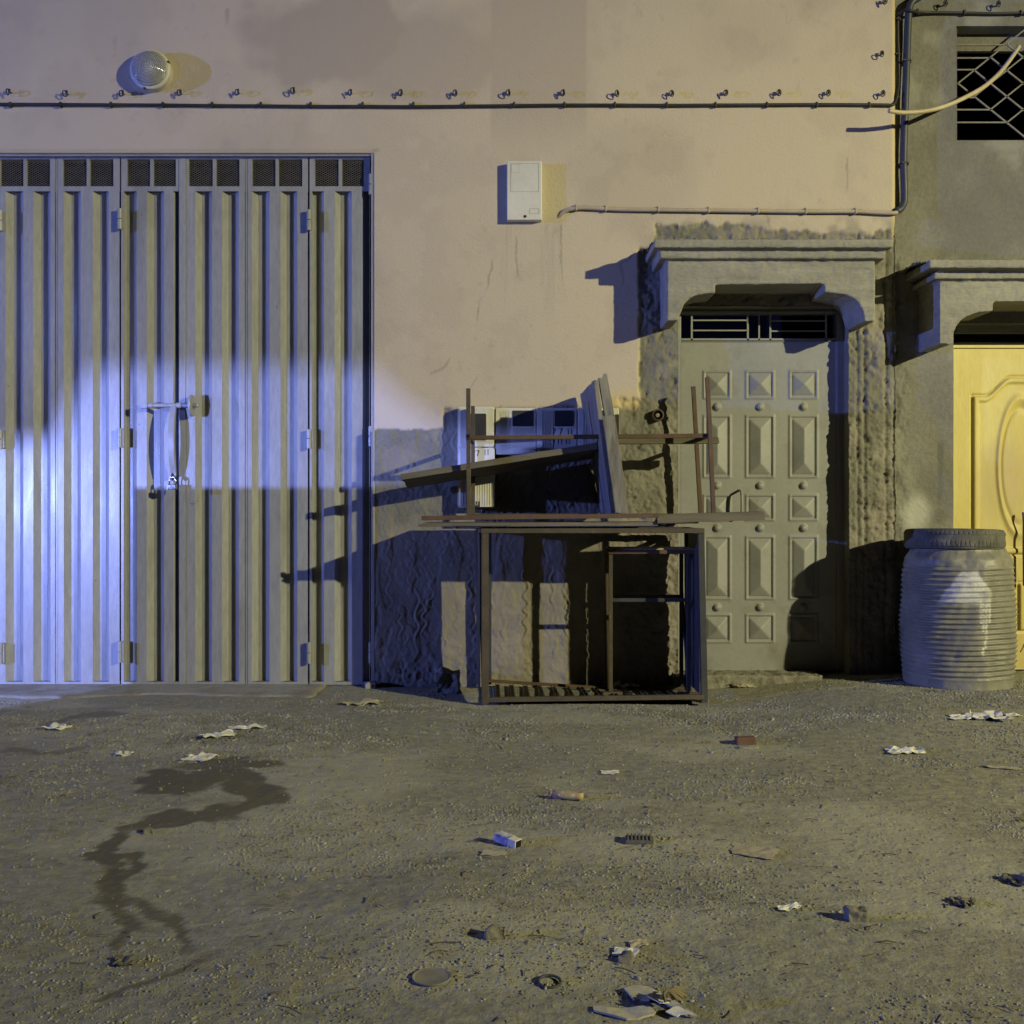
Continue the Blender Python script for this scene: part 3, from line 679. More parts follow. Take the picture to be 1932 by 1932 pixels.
SL = mat('panel_shadow_line', (.33, .33, .32))
def seam(*a):
    e = MB(); ring(e, *a); e.build('panel_line', SL, mb)
p, q = c9(645, 728, yb), c9(893, 478, yb); seam(p[0], q[0], p[2], q[2], yb)
p, q = c9(812, 922, yb), c9(896, 876, yb); seam(p[0], q[0], p[2], q[2], yb)
p, q = c9(650, 558, yb), c9(720, 482, yb); seam(p[0], q[0], p[2], q[2], yb, .001, .0006)
p = c9(773, 945, yb); MB().lathe([(0, 0), (.008, 0), (.008, .003), (0, .003)], Matrix.Translation((p[0], yb - .0, p[2])) @ Matrix.Rotation(R(90), 4, 'X'), 20).build('keyhole', M['cable'], mb)

def text(s, x, z, y, size, parent, sx=1.0):
    if len(s) > 1:
        for ch in s:
            if ch != ' ': text(ch, x, z, y, size, parent, sx)
            x += size * sx * (.62 if ch != ' ' else .3)
        return
    c = bpy.data.curves.new('t', 'FONT'); c.body = s; c.size = size; c.extrude = .0004; c.space_character = 1.05
    o = bpy.data.objects.new('t', c); COL.objects.link(o); bpy.context.view_layer.update()
    me = bpy.data.meshes.new_from_object(o.evaluated_get(bpy.context.evaluated_depsgraph_get())); bpy.data.objects.remove(o)
    Mx = Matrix.Translation((x, y, z)) @ Matrix.Rotation(R(90), 4, 'X') @ Matrix.Scale(sx, 4, (1, 0, 0)); me.transform(Mx)
    return link('stencilled_number', me, M['inkblack'], parent)
C6 = lambda x, y, Y: P((1620 + x * .36232) / 1.9379, (1440 + y * .36232) / 1.9379, Y)
ym = -.095
A = empty('electric_meter', C6(340, 1150, 0), 'tall cream electric meter cabinet stencilled 7711, leftmost behind the stacked tables', 'electric meter', 'electric meters on the lower wall')
a, b = C6(145, 1150, ym), C6(522, 125, ym)
body = rbox(MB(), a[0], b[0], a[2], b[2], ym + .02, .0, .014).build('cabinet', M['plastic'], A, bevel=.003)
a, b = C6(165, 535, ym), C6(515, 140, ym); m_ = MB(); wa, wb = C6(235, 470, ym), C6(435, 200, ym)
rbox(m_, a[0], b[0], a[2], b[2], ym, ym + .022, .012).build('upper_cover', M['plastic'], A, bevel=.003)
rbox(MB(), wa[0] - .01, wb[0] + .008, wa[2] - .008, wb[2] + .006, ym - .004, ym + .001, .01).build('window_rim', M['plastic'], A, bevel=.001)
rbox(MB(), wa[0], wb[0], wa[2], wb[2], ym - .0065, ym - .003, .006).build('window', M['darkglass'], A)
a, b = C6(165, 1140, ym), C6(520, 545, ym); lo = rbox(MB(), a[0], b[0], a[2], b[2], ym, ym + .022, .012)
for xx in (200, 225, 300, 325, 350, 375, 400, 425, 450, 475, 500):
    p0, p1 = C6(xx, 1125, ym), C6(xx, 800, ym); lo.box(p0[0] - .0016, p0[0] + .0016, ym - .003, ym + .001, p0[2], p1[2])
lo = lo.build('lower_cover', M['plastic'], A, bevel=.001)
a, b = C6(303, 1145, ym), C6(370, 1085, ym); MB().box(a[0], b[0], ym - .0015, ym + .001, a[2], b[2]).build('lock_plate', M['cable'], A)
p = C6(335, 1118, ym); MB().lathe([(0, 0), (.007, 0), (.007, .006), (0, .006)], Matrix.Translation((p[0], ym, p[2])) @ Matrix.Rotation(R(90), 4, 'X'), 16).build('keyhole', M['galv'], A)
p = C6(292, 630, ym); text('77', p[0], p[2], ym - .001, .05, A, .8); p = C6(412, 618, ym); text('11', p[0], p[2], ym - .001, .05, A, .55)
ym = -.085
for i, (xa, xb, wxa, wxb, lb) in enumerate(((530, 938, 700, 905, 'white ribbed electric meter box with small window, second from the left'),
                                            (945, 1350, 1125, 1318, 'white ribbed electric meter box with 7711 stencilled below its window'),
                                            (1360, 1775, 1540, 1722, 'white ribbed electric meter box mostly hidden by upright planks, rightmost of the meters'))):
    o = empty('electric_meter', C6((xa + xb) / 2, 600, 0), lb, 'electric meter', 'electric meters on the lower wall')
    a, b = C6(xa, 612, ym), C6(xb, 142, ym); rbox(MB(), a[0], b[0], a[2], b[2], ym, .0, .008).build('cabinet', M['plastic'], o, bevel=.003)
    a, b = C6(wxa, 328, ym), C6(wxb, 168, ym); rbox(MB(), a[0], b[0], a[2], b[2], ym - .003, ym + .001, .006).build('window', M['darkglass'], o)
    r_ = MB(); fl_ = xa + 55
    k = 0
    for xx in list(range(fl_, wxa - 20, 26)):
        p0, p1 = C6(xx, 575, ym), C6(xx, 172, ym); r_.box(p0[0] - .0014, p0[0] + .0014, ym - .0025, ym + .001, p0[2], p1[2])
    for xx in list(range(wxa + 10, wxb, 26)):
        if i == 1: continue
        p0, p1 = C6(xx, 575, ym), C6(xx, 345, ym); r_.box(p0[0] - .0014, p0[0] + .0014, ym - .0025, ym + .001, p0[2], p1[2])
    r_.build('ribs', M['plastic'], o)
    if i == 1:
        p = C6(1100, 408, ym); text('7 7', p[0], p[2], ym - .001, .05, o, .85); p = C6(1248, 408, ym); text('11', p[0], p[2], ym - .001, .05, o, .6)
        p = C6(1100, 505, ym); text('4 11 11', p[0], p[2], ym - .001, .05, o, .6)
# pale mortar shelf beneath the leftmost meter
a, b = C6(75, 1245, -.03), C6(450, 1205, -.03)
rough(MB().box(a[0], b[0], -.035, .0, a[2], b[2]), 'mortar_patch', M['mortar'], pink_b, .007, .012, .04)

# ------------------------------------------------------------------ cables and conduits
def smooth(pts, n=6):
    out = []; P_ = [Vector(p) for p in pts]; P_ = [P_[0]] + P_ + [P_[-1]]
    for i in range(1, len(P_) - 2):
        for k in range(n):
            t = k / n; a, b, c, d = P_[i - 1:i + 3]
            out.append(.5 * ((2 * b) + (c - a) * t + (2 * a - 5 * b + 4 * c - d) * t * t + (3 * b - a - 3 * c + d) * t ** 3))
    out.append(P_[-2]); return out
yc = -.026
pts = [P(x, y, yc) for x, y in ((-120, 196), (20, 196.5), (110, 197), (210, 197.5), (305, 198), (400, 199), (492, 199.5), (590, 200.5), (690, 200.5), (780, 201), (880, 200), (970, 199), (1065, 198), (1160, 198), (1260, 198.5), (1350, 198), (1450, 197.5), (1540, 197), (1635, 197.5), (1676, 198))]
c5 = lambda x, y: ((3044 + x * .5176) / 1.9379, y * .5176 / 1.9379)
pts += [P(*c5(x, y), yy) for x, y, yy in ((425, 742, yc), (447, 715, -.01), (458, 660, .0), (468, 560, .02), (466, 400, .02), (460, 250, .02), (462, 130, .02), (475, 95, .0), (510, 76, -.02), (560, 74, -.03), (600, 84, .0), (700, 88, .03), (930, 92, .033), (1150, 95, .033), (1352, 92, .033), (1600, 92, .033))]
cab = empty('cable', P(966, 198, 0), 'thin black cable clipped across the pink wall and turning up at the corner', 'cable')
MB().tube(smooth(pts, 5), .0085, 10).build('cable_run', M['cable'], cab, smooth=True)
def clip(x, y, Y, par, m=None, r=.012, vertical=False):
    p = P(x, y, Y); k = MB()
    if vertical: k.box(p[0] - r, p[0] + r, Y - r, Y + .03, p[2] - .005, p[2] + .005); k.box(p[0] + r, p[0] + r + .01, Y + .002, Y + .03, p[2] - .006, p[2] + .006)
    else: k.box(p[0] - .005, p[0] + .005, Y - r, Y + .03, p[2] - r, p[2] + r); k.box(p[0] - .006, p[0] + .006, Y - .004, Y + .03, p[2] + r, p[2] + r + .008)
    k.build('cable_clip', m or M['cable'], par, bevel=.002)
for x in (19, 114, 209, 307, 400, 492, 586, 684, 780, 876, 970, 1065, 1160, 1258, 1350, 1447, 1541, 1640): clip(x, 198.5, yc, cab)
for x, y in ((462, 135), (455, 383), (448, 683)): clip(*c5(x, y), .01, cab, vertical=True)
for x, y in ((600, 85), (930, 92), (1330, 94)): clip(*c5(x, y), .03, cab)
bc = empty('conduit', P(1705, 200, 0), 'thick dark blue conduit running down the corner between the two buildings', 'conduit')
vp = [P(*c5(x, y), yy) for x, y, yy in ((680, -60, .0), (600, -12, .0), (562, 15, .0), (545, 50, .0), (537, 100, .0), (530, 250, .005), (524, 430, .005), (518, 600, .005), (512, 780, .005), (506, 950, .005), (502, 1150, .005), (506, 1280, .005), (508, 1400, .005), (498, 1448, 0), (478, 1478, -.01), (450, 1492, -.018))]
MB().tube(smooth(vp, 5), .021, 14).build('conduit_run', M['navy'], bc, smooth=True)
for x, y in ((520, 433), (503, 1155), (450, 1492)): clip(*c5(x, y), .005, bc, r=.024, vertical=True)
pc = empty('conduit', P(1380, 396, 0), 'pink painted conduit running level above the stone door hood', 'conduit')
yp = -.028
pp = [P(x, y, yy) for x, y, yy in ((1053, 411, .0), (1058, 405, -.012), (1066, 398, -.022), (1078, 394, yp), (1100, 392, yp), (1143, 394, yp), (1190, 395.5, yp), (1243, 396, yp), (1337, 397, yp), (1430, 398, yp), (1520, 399, yp), (1614, 399, yp), (1655, 401, yp), (1685, 402, yp), (1693, 400, -.02))]
MB().tube(smooth(pp, 5), .0125, 12).build('conduit_run', M['conduit'], pc, smooth=True)
for x, y in ((1087, 393), (1143, 394), (1242, 396), (1337, 397), (1430, 398), (1520, 399), (1614, 399)): clip(x, y, yp, pc, M['conduit'], r=.0155)
pp = [P(*c5(x, y), yy) for x, y, yy in ((398, 782, -.20), (440, 790, -.19), (500, 796, -.18), (620, 790, -.165), (750, 765, -.15), (880, 715, -.12), (1000, 655, -.07), (1080, 605, -.02), (1150, 545, .03), (1210, 480, .05), (1270, 400, .05), (1320, 325, .05))]
hose = MB().tube(smooth(pp, 5), .0125, 12).build('plastic_pipe', M['cream'], smooth=True)
tag(hose, 'loose curved cream plastic pipe poking out of the barred window', 'pipe')

# wall hooks
def ordn(i): return ['first', 'second', 'third', 'fourth', 'fifth', 'sixth', 'seventh', 'eighth', 'ninth', 'tenth', 'eleventh', 'twelfth', 'thirteenth', 'fourteenth', 'fifteenth', 'sixteenth', 'seventeenth'][i]
hooks = [(17, 173), (125, 176), (231, 176), (340, 175), (449, 174), (554, 171), (662, 174), (757, 175), (860, 175), (960, 175), (1063, 175), (1165, 176), (1268, 176), (1370, 175), (1470, 175), (1563, 175)]
hk = []
for i, (x, y) in enumerate(hooks + [(1666, 176), (1664, 101), (1670, 2), (1784, 6), (1884, 7)]):
    Yw = 0 if x < 1690 else GYW; px_ = P(x, y, Yw - .035); rr = random.Random(i * 5 + 1)
    if i < 16: lb = 'small dark wall hook, %s from the left in the row above the black cable' % ordn(i)
    else: lb = ['small dark wall hook at the right end of the row above the black cable', 'small dark wall hook near the corner, halfway up the pink wall edge', 'small dark wall hook at the top edge beside the blue conduit',
                'small dark wall hook on the grey wall, left of the pair above the window', 'small dark wall hook on the grey wall, right of the pair above the window'][i - 16]
    m = MB(); m.bar((px_[0] + .003, Yw + .01, px_[2] + .004), (px_[0], Yw - .03, px_[2]), .006, .008)
    n = 12; ang = rr.uniform(-.5, .4); cx, cz = px_[0] - .004, px_[2] - .005
    rp = [(cx + .012 * math.cos(a_) * math.cos(ang), Yw - .045 + .016 * math.cos(a_) * math.sin(ang) - .006 * math.sin(a_), cz + (.015 + rr.uniform(-.002, .003)) * math.sin(a_)) for a_ in [2 * math.pi * k / n for k in range(n + 1)]]
    m.tube(rp, .0032, 7)
    m.box(px_[0] - .004, px_[0] + .006, Yw - .04, Yw - .028, px_[2] - .004, px_[2] + .014 + rr.random() * .006)
    o = m.build('wall_hook', M['cable']); me = o.data
    tag(o, lb, 'wall hook', 'hooks along the wall')

# ------------------------------------------------------------------ stacked tables
TY0, TY1 = -.60, -.12
tb = empty('table', (.4, -.3, 0), 'steel framed market table with long wooden top standing on the ground', 'table')
lx0, lx1 = X_(911, TY0), X_(1327, TY0); ztop = Z_(997, TY0)
def angle(a, b, w, t, m, name, parent, sx=1, sy=1):
    k = MB(); x, y, z0 = a; z1 = b[2]
    k.box(min(x, x + sx * w), max(x, x + sx * w), min(y, y + sy * t), max(y, y + sy * t), z0, z1)
    k.box(min(x, x + sx * t), max(x, x + sx * t), min(y + sy * t, y + sy * w), max(y + sy * t, y + sy * w), z0, z1)
    return k.build(name, m, parent, bevel=.001)
zg = .018
leg1 = MB(); tl = X_(903, TY0 + .04)
leg1.add([(X_(905, TY0), TY0, zg - .01), (X_(917, TY0), TY0, zg - .01), (X_(909, TY0), TY0, ztop), (X_(921, TY0), TY0, ztop)], [])
leg1 = MB()
def plankq(m, p0, p1, w, t):  # slanted leg from p0 to p1 with width w (x) and depth t (y)
    vs = []
    for p in (p0, p1):
        for dx_, dy_ in ((0, 0), (w, 0), (w, t), (0, t)): vs.append((p[0] + dx_, p[1] + dy_, p[2]))
    m.add(vs, [(0, 1, 2, 3), (4, 7, 6, 5), (0, 4, 5, 1), (1, 5, 6, 2), (2, 6, 7, 3), (3, 7, 4, 0)])
xb_, xt_ = X_(908, TY0), X_(900, TY0)
k = MB(); plankq(k, (xb_ + .006, TY0 - .001, zg - .005), (xt_ + .028, TY0 - .001, ztop), .034, .004)
k.add([(xb_ + .004, TY0 - .001, zg - .005), (xb_ + .008, TY0 + .05, zg - .005), (xt_ + .026, TY0, ztop), (xt_ - .002, TY0 + .06, ztop),
       (xb_ + .007, TY0 + .0, zg - .005), (xb_ + .011, TY0 + .05, zg - .005), (xt_ + .029, TY0, ztop), (xt_ + .002, TY0 + .06, ztop)], [(0, 1, 3, 2), (4, 6, 7, 5), (0, 2, 6, 4), (1, 5, 7, 3)])
k.build('leg', M['oldsteel'], tb)
xr0, xr1 = X_(1336, TY0), X_(1329, TY0)
k = MB(); plankq(k, (xr0 - .034, TY0, zg + .0), (xr1 - .034, TY0, ztop), .034, .034); k.build('leg', M['darksteel'], tb, bevel=.002)
bar('leg', (X_(1299, TY1), TY1, 0), (X_(1297, TY1), TY1, ztop), .034, M['darksteel'], tb)
bar('leg', (lx0 + .02, TY1 + .03, .03), (lx0 + .02, TY1 + .03, ztop), .03, M['darksteel'], tb)
bar('top_rail', (xt_ + .02, TY0 + .01, ztop - .012), (xr1, TY0 + .01, ztop - .012), .03, M['oldsteel'], tb, h=.026)
bar('top_rail', (xt_ + .02, TY1, ztop - .012), (xr1, TY1, ztop - .012), .03, M['darksteel'], tb, h=.026)
bar('side_rail', (xt_ + .02, TY0, ztop - .012), (xt_ + .02, TY1, ztop - .012), .028, M['darksteel'], tb, h=.024)
bar('side_rail', (xr1 - .02, TY0, ztop - .012), (xr1 - .02, TY1, ztop - .012), .028, M['darksteel'], tb, h=.024)
bar('foot_rail', (xb_ + .006, TY0 + .012, zg + .014), (xr0 - .02, TY0 + .012, zg + .03), .028, M['oldsteel'], tb, h=.024)
bar('foot_rail', (X_(918, TY1), TY1, .055), (X_(1146, TY1), TY1, .012), .02, M['rust'], tb, h=.016)
bar('foot_rail', (X_(1146, TY1), TY1, .012), (X_(1300, TY1), TY1, .012), .02, M['oldsteel'], tb, h=.016)
k = MB(); k.add([(X_(916, TY0), TY0 + .03, .018), (X_(1328, TY0), TY0 + .03, .022), (X_(1300, TY1), TY1, -.002), (X_(1146, TY1), TY1, -.002), (X_(920, TY1), TY1, .026)], [(0, 1, 2, 3, 4)]); k.build('floor_sheet', M['mortar'], tb)
for i in range(13):
    x = X_(940, TY0) + .0803 * i; zb = .04 - .026 * min(1, i / 7); k = MB()
    a = (x, TY0 + .03, .03 + i * .001); b = (x - .012, TY1, zb)
    for off, hh in ((-.011, .009), (.011, .009)):
        k.bar((a[0] + off, a[1], a[2]), (b[0] + off, b[1], b[2]), .003, hh)
    k.bar((a[0], a[1], a[2] - .008), (b[0], b[1], b[2] - .008), .019, .003)
    k.build('slat', M['oldsteel'], tb)
k = MB(); xq = X_(905, TY0)
k.add([(xq, TY0 + .01, .03), (X_(896, -.18) + .012, -.18, .05), (X_(896, -.18) + .0, -.18, ztop - .02), (xq - .006, TY0 + .01, ztop - .02),
       (xq + .004, TY0 + .01, .03), (X_(896, -.18) + .016, -.18, .05), (X_(896, -.18) + .004, -.18, ztop - .02), (xq - .002, TY0 + .01, ztop - .02)],
      [(0, 1, 2, 3), (7, 6, 5, 4), (0, 4, 5, 1), (1, 5, 6, 2), (2, 6, 7, 3), (3, 7, 4, 0)])
k.build('side_panel', M['darksteel'], tb)
k = MB(); k.box(xr1 - .012, xr1 - .008, TY0 + .08, -.14, .05, ztop - .03); k.build('side_panel', M['darksteel'], tb)
# tabletop: steel edge + boards
tf = -.66
a, b = P(795, 979, tf), P(1243, 974, tf)
k = MB(); plankq(k, (a[0], tf, a[2] - .014), (b[0], tf, b[2] - .014), .001, .001)
bar('edge_angle', (a[0], tf + .014, a[2] + .004), (b[0], tf + .014, b[2] + .004), .028, M['rust'], tb, h=.024)
def plank(name, p0, p1, w, h, m, parent=None, jag=.004, seed=0, roll=0.0, n=24, up=(0, 0, 1), vox=None):
    p0, p1 = Vector(p0), Vector(p1); d = (p1 - p0); Ln = d.length; d.normalize(); up = Vector(up)
    u = d.cross(up).normalized(); v = u.cross(d).normalized(); q = Matrix.Rotation(roll, 3, d); u = q @ u; v = q @ v
    vs = []; fs = []; rr = random.Random(seed); per = []
    for i, (s_, t_) in enumerate(((-1, -1), (-.3, -1), (.3, -1), (1, -1), (1, 1), (.3, 1), (-.3, 1), (-1, 1))): per.append((s_, t_))
    np_ = len(per)
    for i in range(n + 1):
        t = i / n * Ln
        for j, (s_, t_) in enumerate(per):
            e = 0
            if i in (0, n): e = rr.uniform(-jag * 3, jag * 3)
            o = mnoise.noise(Vector((t * 6, j * 3.3, seed))) * jag; o2 = mnoise.noise(Vector((t * 6, j * 3.3 + 50, seed))) * jag * .6
            vs.append(p0 + d * (t + e) + u * (s_ * w / 2 + o) + v * (t_ * h / 2 + o2))
    for i in range(n):
        for j in range(np_): fs.append((i * np_ + j, i * np_ + (j + 1) % np_, (i + 1) * np_ + (j + 1) % np_, (i + 1) * np_ + j))
    fs.append(tuple(range(np_))[::-1]); fs.append(tuple(n * np_ + j for j in range(np_)))
    mb_ = MB(); mb_.add(vs, fs); return mb_.build(name, m, parent, bevel=.0015)
tops = MB()
xl = P(793, 985, tf)[0]; xr2 = P(1440, 985, tf)[0]
plank('tabletop', (xl + .01, (tf + TY1) / 2 + .02, ztop + .020), (P(1243, 0, tf)[0], (tf + TY1) / 2 + .02, ztop + .024), .52, .020, M['wood'], tb, .002, 1)
plank('batten', (xl - .012, tf + .05, Z_(992, tf) + .002), (P(960, 0, tf)[0], tf + .05, Z_(991, tf) + .004), .05, .014, M['wood'], tb, .003, 2)
plank('batten', (P(962, 0, tf)[0], tf + .06, Z_(993, tf) + .006), (P(1320, 0, tf)[0], tf + .06, Z_(987, tf) + .004), .05, .012, M['wood'], tb, .002, 3)
o = plank('wooden_board', (P(1246, 980, tf)[0], tf + .10, Z_(980.5, tf) + .004), (P(1447, 975, tf)[0], tf + .09, Z_(974, tf) + .004), .18, .046, M['wood'], None, .006, 4)
tag(o, 'frayed grey board on the right end of the tabletop before the embossed door', 'board')
# stool / small table stored under the table
sy0, sy1 = -.36, -.12
stl = empty('stool', (X_(1230, sy0), -.2, 0), 'narrow steel stool frame standing underneath the market table', 'stool')
sx0, sx1 = X_(1152, sy0), X_(1299, sy0); sz = Z_(1039, sy0)
for x in (sx0, sx1):
    for y in (sy0, sy1): bar('leg', (x, y, .02), (x, y, sz - .018), .021, M['oldsteel' if x == sx0 else 'darksteel'], stl)
k = MB(); k.box(X_(1147, sy0), X_(1317, sy0), sy0 - .02, sy1 + .02, sz - .018, sz + .004); k.build('seat', M['rust'], stl, bevel=.004)
k = MB(); k.box(X_(1150, sy0), X_(1315, sy0), sy0 - .005, sy1 + .01, sz + .0045, sz + .014); k.build('seat_sheet', M['card'], stl, bevel=.002)
bar('stretcher', (sx0, sy0, Z_(1132, sy0)), (sx1, sy0, Z_(1132, sy0)), .018, M['darksteel'], stl, h=.02)
bar('stretcher', (sx0, sy1, Z_(1132, sy0)), (sx1, sy1, Z_(1132, sy0)), .018, M['darksteel'], stl, h=.02)
bar('side_brace', (sx1, sy0, .05), (sx1 - .0, sy1, .62), .016, M['darksteel'], stl)
bar('foot_channel', (sx1 - .06, sy0 - .02, .03), (sx1 + .05, sy0 - .01, .022), .05, M['oldsteel'], stl, h=.014)
bar('foot_channel', (sx0 - .05, sy0 - .02, .03), (sx0 + .06, sy0 - .0, .03), .05, M['oldsteel'], stl, h=.014)
# upturned stool frame on top
uy0, uy1 = -.50, -.14
us = empty('stool', (.4, -.3, 1.0), 'upturned rusty stool frame with legs in the air on top of the market table', 'stool')
def leg3(t, b, Y0, m=M['rust'], w=.023): return bar('leg', P(*b, Y0), P(*t, Y0), w, m, us)
leg3((883.5, 733), (884.5, 975), uy0, M['oldsteel'])
leg3((1334.5, 712), (1346.5, 975), uy0)
leg3((1308, 729), (1322, 972), uy1)
bar('leg', (X_(884, uy0) + .01, uy1, 1.0), (X_(884, uy0) + .01, uy1, 1.64), .022, M['oldsteel'], us)
bar('rail', P(886, 826, uy0 + .024), P(1340, 822, uy0 + .024), .023, M['rust'], us)
k = MB(); p = P(884, 824, uy0 - .02); ring(k, p[0] - .013, p[0] + .013, p[2] - .013, p[2] + .013, p[1], .003, .04); k.build('rail_end', M['oldsteel'], us)
bar('rail', P(1338, 820, uy0 + .012), P(1313, 833, uy1), .02, M['darksteel'], us)
bar('rail', (X_(884, uy0) + .01, uy0, Z_(826, uy0)), (X_(884, uy0) + .01, uy1, Z_(826, uy0)), .02, M['oldsteel'], us)
bar('seat_rail', (X_(884, uy0), uy0 + .02, 1.01), (X_(1346, uy0), uy0 + .02, 1.01), .022, M['oldsteel'], us)
bar('seat_rail', (X_(884, uy0), uy1, 1.01), (X_(1346, uy0), uy1, 1.01), .022, M['oldsteel'], us)
# boards
pA0, pA1 = P(757, 897, -.42), P(1128, 838, -.40)
o = plank('wooden_board', (pA0[0], -.27, pA0[2] - .028), (pA1[0], -.25, pA1[2] - .028), .36, .034, M['wood'], None, .003, 11, roll=R(-6))
tag(o, 'long grey board slanting across the stacked stool in front of the meters', 'board')
o = plank('wooden_board', P(1150, 832, -.30), P(1355, 831, -.30), .05, .036, M['wood'], None, .003, 12)
tag(o, 'short level wooden beam resting against the upturned stool legs', 'board')
def sheetboard(name, c, t, m, nu=10, nv=26, amp=.004, seed=0):
    # c: bottom front, bottom back, top back, top front
    c = [Vector(v) for v in c]; nrm = (c[1] - c[0]).cross(c[3] - c[0]).normalized(); vs = []
    for sd in (-.5, .5):
        for j in range(nv + 1):
            for i in range(nu + 1):
                u, v = i / nu, j / nv; a = c[0].lerp(c[1], u); b = c[3].lerp(c[2], u); p = a.lerp(b, v)
                e = mnoise.noise(Vector((v * 9, seed, i))) * amp
                if i in (0, nu): p += (c[1] - c[0]).normalized() * e * 1.5
                if j in (0, nv): p += (c[3] - c[0]).normalized() * mnoise.noise(Vector((u * 7, seed, j))) * amp * 3
                vs.append(p + nrm * (t * sd + e * .6))
    n1 = (nu + 1) * (nv + 1); I = lambda s_, i, j: s_ * n1 + j * (nu + 1) + i; fs = []
    for j in range(nv):
        for i in range(nu): fs += [(I(0, i, j), I(0, i + 1, j), I(0, i + 1, j + 1), I(0, i, j + 1)), (I(1, i, j + 1), I(1, i + 1, j + 1), I(1, i + 1, j), I(1, i, j))]
    for j in range(nv): fs += [(I(0, 0, j), I(0, 0, j + 1), I(1, 0, j + 1), I(1, 0, j)), (I(0, nu, j), I(1, nu, j), I(1, nu, j + 1), I(0, nu, j + 1))]
    for i in range(nu): fs += [(I(0, i, 0), I(1, i, 0), I(1, i + 1, 0), I(0, i + 1, 0)), (I(0, i, nv), I(0, i + 1, nv), I(1, i + 1, nv), I(1, i, nv))]
    return MB().add(vs, fs).build(name, m)
o = sheetboard('wooden_board', (P(1158, 976, -.60), P(1136, 964, -.012), P(1098, 744, -.05), P(1124, 717, -.56)), .022, M['woodv'], seed=3)
tag(o, 'upright plank turned edge on, leaning left of the narrower plank', 'board')
p0, p1 = Vector(P(1174, 969, -.63)), Vector(P(1148, 786, -.60))
o = plank('wooden_board', p0, p1, .066, .03, M['woodv'], None, .004, 14, up=(0, 1, 0))
tag(o, 'narrow pale upright plank standing on the tabletop in front', 'board')
p0, p1 = Vector(P(1152, 800, -.56)), Vector(P(1137, 712, -.54))
o = plank('wooden_board', p0, p1, .048, .05, M['woodv'], None, .005, 15, up=(0, 1, 0))
tag(o, 'short upright batten rising behind the pale plank', 'board')

# ------------------------------------------------------------------ barrel and tyre
bz = .05; BC = (X_(1806, -.34), -.34); BH = .82
brl = empty('barrel', (BC[0], BC[1], bz), 'ribbed dusty grey plastic barrel with a white paint splash by the yellow door', 'barrel')
na, nh = 200, 300; th = np.linspace(0, 2 * np.pi, na, endpoint=False); hh = np.linspace(0, 1, nh); T_, H_ = np.meshgrid(th, hh)
zz = H_ * (BH - .03)
rb = .276 + .022 * np.sin(np.pi * np.clip((H_ - .02) / .95, 0, 1)) - .006 * (H_ < .0)
rb -= .035 * sst(.92, 1.0, H_) + .035 * sst(.06, .0, H_)
ribm = sst(.10, .15, H_) * sst(.90, .86, H_)
lean = .006 * np.sin(T_ + 1.0) * 1.0
rb += ribm * (.0010 + .0075 * fbm(np.cos(T_) * 2 + 5, np.sin(T_) * 2 + H_ * 6, 1.7, 3, 14)) * np.sin(2 * np.pi * ((H_ + lean) * 28 + .25 * np.sin(T_ * 2))) + .030 * (fbm(np.cos(T_) * 1.2, np.sin(T_) * 1.2 + H_ * 2.4, 2.2, 3, 4) - .5)
rb += .035 * (fbm(T_ * 2, H_ * 5, 1.5, 3, 6) - .5) * sst(.84, .9, H_)
Xb = BC[0] + rb * np.cos(T_); Yb = BC[1] + rb * np.sin(T_); Zb = bz - .01 + zz
V = np.stack([Xb, Yb, Zb], -1).reshape(-1, 3); idx = np.arange(na * nh).reshape(nh, na); nx_ = np.roll(idx, -1, 1)
q = np.stack([idx[:-1], nx_[:-1], nx_[1:], idx[1:]], -1).reshape(-1, 4).tolist() + [tuple(idx[-1].tolist())]
me = bpy.data.meshes.new('barrel_body'); me.from_pydata(V.tolist(), [], q)
pxb = 966 + Xb / (CD + Yb) * F; pyb = 966 - (Zb - CH) / (CD + Yb) * F
u = (pxb * 1.9379 - 3044) / .5176; v = (pyb * 1.9379 - 1700) / .5176; nn = fbm(u, v, .02, 3, 3) - .5
bl = sst(10, -10, np.maximum(np.maximum(750 - v, v - 985 - 30 * nn), np.maximum((905 - (v - 750) * .75) - u + 20 * nn, u - (1030 + 90 * sst(760, 900, v)))) + 20 * nn)
bl = bl * (.55 + .45 * sst(1000, 860, v))
for xd, y0, y1 in ((822, 890, 962), (847, 900, 975), (912, 960, 975), (1050, 960, 1122), (1065, 960, 1178), (1087, 960, 1250), (1080, 1240, 1300), (1063, 1290, 1352), (1110, 940, 1115), (1100, 930, 1000)):
    bl = np.maximum(bl, sst(8, 4.5, np.abs(u - xd)) * (v > y0) * (v < y1))
bl = bl * (Yb < BC[1])
for nme, arr in (('splash', bl), ('dust', sst(.14, .02, H_) * .8 + .35 * sst(.5, .7, fbm(T_ * 2, H_ * 6, 2, 4, 91)))):
    at = me.attributes.new(nme, 'FLOAT', 'POINT'); at.data.foreach_set('value', np.clip(arr, 0, 1).ravel().astype(np.float32))
link('barrel_body', me, M['barrel'], brl, smooth=True)
